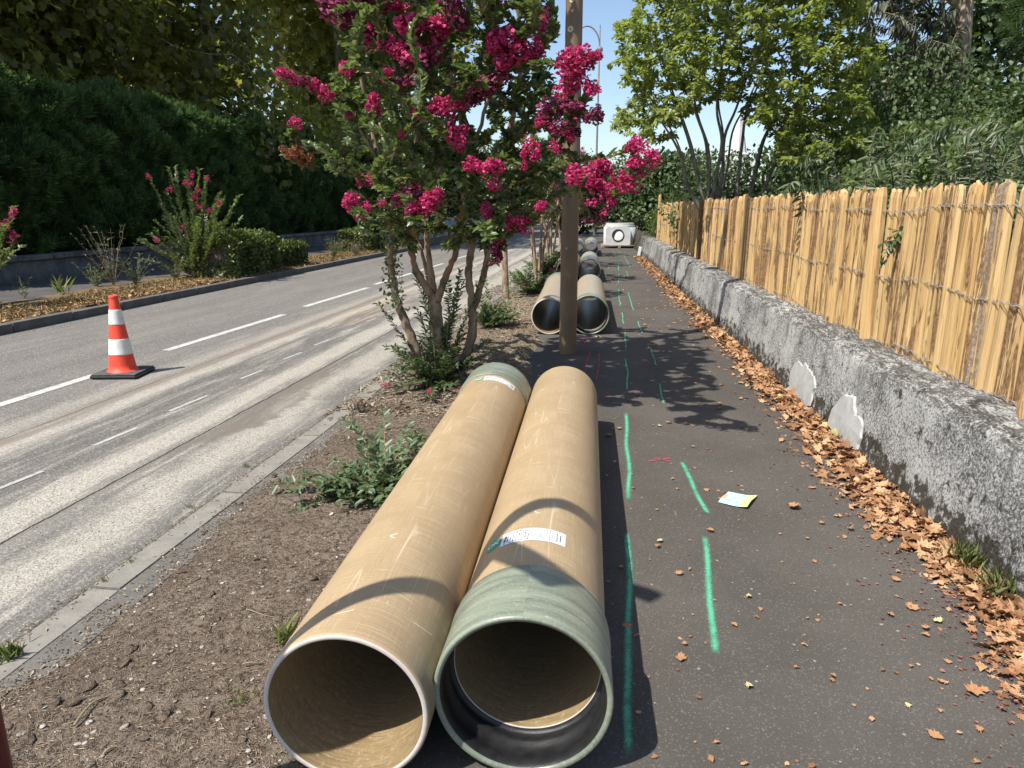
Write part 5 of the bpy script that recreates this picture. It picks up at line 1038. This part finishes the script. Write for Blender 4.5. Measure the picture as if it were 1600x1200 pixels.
# single leaves one can pick out on the path: u, v, length px, kind
LV=[(1063,1037,34,'dry','large folded tan leaf lying alone in the near middle of the path'),(1171,1070,22,'dryy','yellowish leaf right of the large folded leaf'),(1240,1045,14,'dry',0),(1297,1055,18,'dry',0),(1103,764,18,'dry','small tan leaf beside the curved green line'),(1103,828,22,'dry','brown leaf at the top of the thick green stroke'),(1232,791,30,'dry','curled reddish-brown leaf right of the leaflet'),(1247,793,20,'dry','crumpled leaf touching the curled one beside the leaflet'),
 (1256,842,12,'dry',0),(1027,853,18,'dry',0),(1053,897,20,'dry',0),(1173,932,16,'dryy',0),(1152,981,16,'dry',0),(965,887,16,'dry',0),(986,984,26,'dry','dark leaf lying in the shadow beside the right pipe'),(1385,958,24,'dry',0),(1434,950,30,'dry',0),(1459,975,24,'dryy','pale yellow lobed leaf near the edge of the drift'),(1438,980,22,'dry',0),(1437,992,20,'dry',0),(1408,910,22,'dry',0),(1405,893,14,'dry',0),(1323,839,14,'dry',0),(1277,818,16,'dry',0),
 (1426,1041,14,'dry',0),(1449,1060,14,'dry',0),(1472,1065,16,'dry',0),(1488,1038,18,'dry',0),(1543,1078,26,'dry','orange leaf by the lower right corner'),(1527,1136,24,'dry',0),(1475,1159,36,'dry','ragged tan leaf near the bottom right'),(1415,1100,16,'dryy',0),(1470,1116,14,'dry',0),(1125,1163,14,'dry',0),(1530,1190,20,'dry',0),(1162,1198,14,'dry',0),(1026,848,14,'dryy',0),(1040,660,16,'dry',0),(945,683,20,'dry',0),(946,910,14,'dry',0),(1000,617,12,'dry',0),(1128,632,14,'dry',0),(1120,640,12,'dry',0),(1245,655,16,'dry',0),(1260,665,14,'dry',0),(1222,636,14,'dryy',0),(1230,640,12,'dry',0),(1155,625,12,'dry',0),(1033,668,12,'dryy',0),(1085,700,12,'dry',0),(932,527,16,'dryy','pale leaf in front of the second pipe pair'),(1018,540,14,'dry',0),(1037,551,10,'dry',0),(1020,562,10,'dry',0),(1012,508,14,'dry',0),(1090,600,12,'dry',0),(965,672,12,'dry',0),(1075,520,12,'dry',0),(1000,500,10,'dryy',0),(1040,480,10,'dry',0),(1015,455,9,'dry',0),(1050,505,10,'dry',0)]
DM=[mesh_data('dry_leaf',v,f,MAT['dry']) for v,f in L_crum]; DY=[mesh_data('dry_leaf',v,f,MAT['dryy']) for v,f in L_crum]
LM=[('the folded leaflet',1152,782),('the curved green line',1085,765),('the thick green stroke',1108,930),('the long green line',983,720),('the foot of the brown lamp post',900,553),('the mouth of the second pipe pair',925,520),('the right end of the green coupling',962,960),('the bottom edge',1200,1190),('the weed tuft at the wall',1540,900),('the nearer cement patch',1325,680),('the farther cement patch',1255,610),('the bottom right corner',1560,1160),('the pole shadow on the path',1040,530),('the concrete chamber',968,400),('the large folded tan leaf',1063,1037),('the curled reddish leaf',1232,791)]; used={}
def where(u,v,px,kd):
    c=sorted(LM,key=lambda l:((l[1]-u)**2+(1.6*(l[2]-v))**2)); sz='tiny' if px<13 else 'small' if px<18 else 'medium'; cl='dry tan' if kd=='dry' else 'pale yellow'
    for nm,a,b in c:
        dx,dy=u-a,v-b; w=('just right of' if dx>0 else 'just left of') if abs(dx)>abs(dy)*1.3 else ('just beyond' if dy<0 else 'in front of')
        if math.hypot(dx,dy)>110: w=w.replace('just ','well ') if 'just' in w else 'some way in front of'
        t=f'{sz} {cl} leaf {w} {nm}'
        if t not in used: used[t]=1; return t
    return None
for i,(u,v,px,kd,lab) in enumerate(LV):
    p=gnd(u,v); Z=np.dot(p-np.array([0,0,CAMH]),_F); s=px/FPX*Z*.8; o=link('dry_leaf',(DM if kd=='dry' else DY)[i%10],None,(p[0],p[1],.0065)); o.scale=(s,s,s); o.rotation_euler=(rng.uniform(-.15,.15),rng.uniform(-.15,.15),rng.uniform(0,6.28))
    tag(o,lab or where(u,v,px,kd) or ('small dry tan leaf scattered alone on the dark path' if kd=='dry' else 'small pale yellow leaf scattered alone on the dark path'),'leaf','single dry leaves scattered on the path')
n=900; P=np.stack([rng.uniform(.1,1.4,n),1.6+24*rng.random(n)**1.2,np.full(n,.004)],1); V,F=scatter(L_crum[:5],P,unit(n)*[1,1,.1],unit(n)*.15+[0,0,1],rng.uniform(.006,.03,n)*np.where(P[:,1]>8,1.6,1)); single('leaf_bits','tiny bits of leaf sprinkled over the asphalt path','leaf crumbs',V,F,MAT['dry'],(.8,8,0),kind='stuff')
n=500; P=np.stack([rng.uniform(.0,1.5,n),1.5+6*rng.random(n),np.full(n,.003)],1); V,F=scatter(L_crum[:3],P,unit(n)*[1,1,.1],unit(n)*.15+[0,0,1],rng.uniform(.003,.009,n)); single('grit','pale grit specks on the dark path','grit',V,F,MAT['stone'],(.8,4,0),kind='stuff')
# straw, twigs and stones on the soil strip
def strawbits(n,xr,yr,zf,L,mat,name,label,cat,wd=.035,pw=1.,base=(0,0,0),sk=True,lay=.25):
    y=yr[0]+(yr[1]-yr[0])*rng.random(n)**pw; x=rng.uniform(*xr,n)+(SK*y if sk else 0); z=np.array([zf(a,b) for a,b in zip(x,y)])
    D=np.stack([rng.normal(size=n),rng.normal(size=n),rng.normal(size=n)*lay],1); N=np.stack([rng.normal(size=n)*.3,rng.normal(size=n)*.3,np.ones(n)],1)
    V,F=scatter([quadleaf(wd,.02,.1),quadleaf(wd*1.6,.05,.2)],np.stack([x,y,z],1),D,N,rng.uniform(*L,n)); return single(name,label,cat,V,F,mat,base,kind='stuff')
sz=lambda a,b: soilz(a,b)+.003
strawbits(60000,(-1.86,-.62),(1.2,9),sz,(.005,.022),MAT['straw'],'dry_grass_litter','dry straw and dead grass bits covering the brown soil strip','dry grass',.05,1.7,(-1.2,4,0),False)
strawbits(9000,(-1.9,-.6),(4.8,14),sz,(.03,.07),MAT['straw'],'straw_litter','pale straw and leaf litter on the soil beyond the pipes','dry grass',.09,1.3,(-1.2,8,0),False)
n=700; y=1.3+9*rng.random(n)**1.5; x=rng.uniform(-1.85,-.65,n); z=np.array([sz(a,b) for a,b in zip(x,y)]); sv,sf=[],None
V0,F0=lathe([(0,0),(.6,.1),(.9,.4),(.5,.7),(0,.75)],6); stp=[(V0*[1,1,.6],np.array(F0)),(V0*[1.3,.8,.5],np.array(F0))]
V,F=scatter(stp,np.stack([x,y,z-.004],1),unit(n)*[1,1,.15],unit(n)*.3+[0,0,1],rng.uniform(.003,.011,n)*np.where(rng.random(n)<.12,1.6,1)); single('pale_stones','small pale stones scattered through the brown soil','stones',V,F,MAT['stone'],(-1.2,4,0),kind='stuff')
n=260; y=1.3+5*rng.random(n)**1.3; x=rng.uniform(-1.85,-.65,n); z=np.array([sz(a,b) for a,b in zip(x,y)]); V,F=scatter(stp,np.stack([x,y,z-.006],1),unit(n)*[1,1,.15],unit(n)*.3+[0,0,1],rng.uniform(.010,.03,n)); single('soil_clods','crumbly brown clods of earth on the soil strip','soil',V,F,MAT['soil'],(-1.2,3,0),kind='stuff')
n=5200; y=1.2+12*rng.random(n)**1.4; x=np.where(rng.random(n)<.6,-1.80-np.abs(rng.normal(size=n))*.055,-2.06+rng.normal(size=n)*.02)+SK*y; V,F=scatter([quadleaf(.05,.02,.1),quadleaf(.2,.05,.2)],np.stack([x,y,np.full(n,.015)],1),unit(n)*[1,1,.15],unit(n)*.3+[0,0,1],rng.uniform(.004,.022,n)); single('kerb_debris','dirt and straw crumbs gathered along the kerb stones','debris',V,F,MAT['straw'],(-1.8,4,0),kind='stuff')
n=900; y=1.2+9*rng.random(n)**1.4; x=np.where(rng.random(n)<.5,-1.82-np.abs(rng.normal(size=n))*.05,-2.065+rng.normal(size=n)*.018)+SK*y; V,F=scatter(stp,np.stack([x,y,np.full(n,.008)],1),unit(n)*[1,1,.15],unit(n)*.3+[0,0,1],rng.uniform(.002,.006,n)); single('kerb_soil','crumbs of brown soil spilled over the kerb edge','soil',V,F,MAT['soil'],(-1.8,3,0),kind='stuff')
# road grit
n=2600; y=1.8+11*rng.random(n)**1.5; x=rng.uniform(-4.6,-2.1,n)+SK*y; V,F=scatter(stp,np.stack([x,y,np.full(n,.001)],1),unit(n)*[1,1,.1],unit(n)*.2+[0,0,1],rng.uniform(.002,.006,n)); single('road_grit','loose pale grit lying on the dusty lane','grit',V,F,MAT['stone'],(-3.3,5,0),kind='stuff')
# twigs
def twig(label,pts,r):
    P=smoothline([gnd(u,v,.035) for u,v in pts],5); P[:,2]+=.008+.006*np.sin(np.linspace(0,5,len(P))); V,F=tube(P,np.linspace(r,r*.4,len(P)),5); single('dry_twig',label,'twig',V,F,MAT['twig'],(P[0][0],P[0][1],.03),True)
twig('forked dry stalk on the soil in the lower left',[(116,1138),(150,1100),(192,1083)],.004); twig('thin pale stem lying towards the left pipe',[(385,955),(415,966),(458,966)],.0025); twig('short dark twig near the bottom of the soil',[(162,1182),(180,1172),(196,1168)],.004); twig('dry stem between stones, left of the pipe mouth',[(380,1041),(400,1040),(415,1036)],.003)
# weeds: tufts
def tuft(name,label,base,n,h,spread,mat='grass',cat='weed',wd=.02,group=None,flat=.0):
    th=thing(name,label,cat,base,group); P=np.array(base)+np.stack([rng.normal(size=n)*spread*.4,rng.normal(size=n)*spread*.4,np.zeros(n)],1); D=np.stack([rng.normal(size=n)*spread*5,rng.normal(size=n)*spread*5,np.full(n,1.)*(1-flat)],1)
    V,F=scatter([quadleaf(wd,.01,.25),quadleaf(wd*.7,.0,.12)],P,D,unit(n),h*rng.uniform(.5,1.,n)); part(th,'blades',V,F,MAT[mat],kind='stuff'); return th
tuft('grass_tuft','green grass tuft on the kerb at the left edge',(*gnd(12,1030)[:2],.0),80,.075,.05,wd=.012)
tuft('grass_tuft','green weeds at the foot of the wall near the right edge',(1.66,2.95,.02),150,.12,.10,wd=.010); tuft('grass_tuft','second weed tuft where the wall leaves the frame',(1.67,2.7,.02),130,.12,.09,wd=.010); 
for u,v,l in ((165,912,'tiny weed in the kerb joint, nearest'),(205,882,'tiny yellow-green weed in the kerb joint below the dust'),(300,795,'tiny weed in the kerb joint, middle'),(385,730,'tiny weed in the kerb joint near the shrub')):
    tuft('kerb_weed',l,(*gnd(u,v)[:2],.0),18,.035,.025,wd=.04)
tuft('weed_clump','small yellow-leaved weed at the lip of the left pipe',(*gnd(445,1005,.03)[:2],.03),26,.10,.035,wd=.04,mat='grass')
tuft('weed_clump','little green plant on the soil right of the low shrub',(*gnd(647,697,.03)[:2],.03),60,.10,.06,wd=.06)
tuft('weed_clump','dry weedy clump at the foot of the big myrtle',(*gnd(560,640,.03)[:2],.03),60,.09,.06,wd=.05,mat='straw')
tuft('weed_clump','faint green weeds left of the pipe mouth',(*gnd(375,1095,.03)[:2],.03),50,.03,.06,wd=.05)
# far verge: litter and tall dead weeds
vz=lambda a,b: .11+fbm(a-SK*b,b,0,1.2,3)*.05
strawbits(24000,(-8.7,-7.5),(7,30),vz,(.03,.10),MAT['gold'],'verge_litter','golden dry leaf litter covering the far verge','dry grass',.06,1.2,(-8,14,.1),True,1.1)
n=1300; y=7.5+11*rng.random(n); x=-7.52-np.abs(rng.normal(size=n))*.3+SK*y; P=np.stack([x,y,[vz(a,b)+.01 for a,b in zip(x,y)]],1); V,F=scatter(L_crum,P,unit(n)*[1,1,.3],unit(n)*.4+[0,0,1],rng.uniform(.03,.08,n)); single('verge_leaves','brown dry leaves strewn along the far verge','fallen leaves',V,F,MAT['dry'],(-8,12,.1),kind='stuff')
def deadweed(label,base,h,n,green=False):
    base=np.array(base); th=thing('tall_weed',label,'weed',tuple(base),'tall dry weeds on the far verge'); chs=[]
    for k in range(n):
        t=base+[rng.normal()*h*.35,rng.normal()*h*.3,h*rng.uniform(.5,1)]; c=(base+t)/2+[0,0,h*.1]; ts=np.linspace(0,1,8)[:,None]; chs.append(((1-ts)**2*base+2*ts*(1-ts)*c+ts**2*t+rng.normal(size=(8,3))*.01,np.linspace(.005,.002,8)))
    V,F=tubes(chs,3); part(th,'stalks',V,F,MAT['twig']); V,F=leaves_on(chs,.11,L_long,.06,frac=.8,rmax=.1); part(th,'leaves',V,F,MAT['lmid' if green else 'twig'],kind='stuff')
deadweed('tallest dry weed stalks in front of the weathered wall',at(178,445,12.2)*[1,1,0]+[0,0,.1],1.15,16); deadweed('tangled dry weeds right of the tallest stalks',at(212,440,12.6)*[1,1,0]+[0,0,.1],.6,22,True); deadweed('dry weeds beside the red-tipped bush',at(275,430,13.6)*[1,1,0]+[0,0,.1],.45,26,True); deadweed('low weeds left of the tall stalks',at(150,448,12.)*[1,1,0]+[0,0,.1],.45,18,True)
deadweed('golden weeds between the clipped bushes',(rx(-8.2,20.5),20.5,.1),.6,40,True); deadweed('weeds beyond the bright clipped bush',(rx(-7.9,21.5),21.5,.1),.4,30); deadweed('small green weed on the far pavement edge',at(40,470,10.5)*[1,1,0]+[0,0,.1],.35,5,True)
tuft('strap_leaved_plant','strap-leaved green plant on the far verge left of the cone',(*at(98,462,11.)[:2],.12),11,.38,.09,wd=.04)
for i in range(16):
    y=19+i*.7; 
deadweed('weeds at the foot of the panel fence',(rx(-8.3,27.5),27.5,.1),.5,30,True)
if 'blades' in bpy.data.objects: pass
for k_ in [m for m in bpy.data.meshes if m.users==0]: bpy.data.meshes.remove(k_)
print('objects',len(bpy.data.objects),'tris',sum(len(m.polygons) for m in {o.data for o in bpy.data.objects if o.type=='MESH'}))
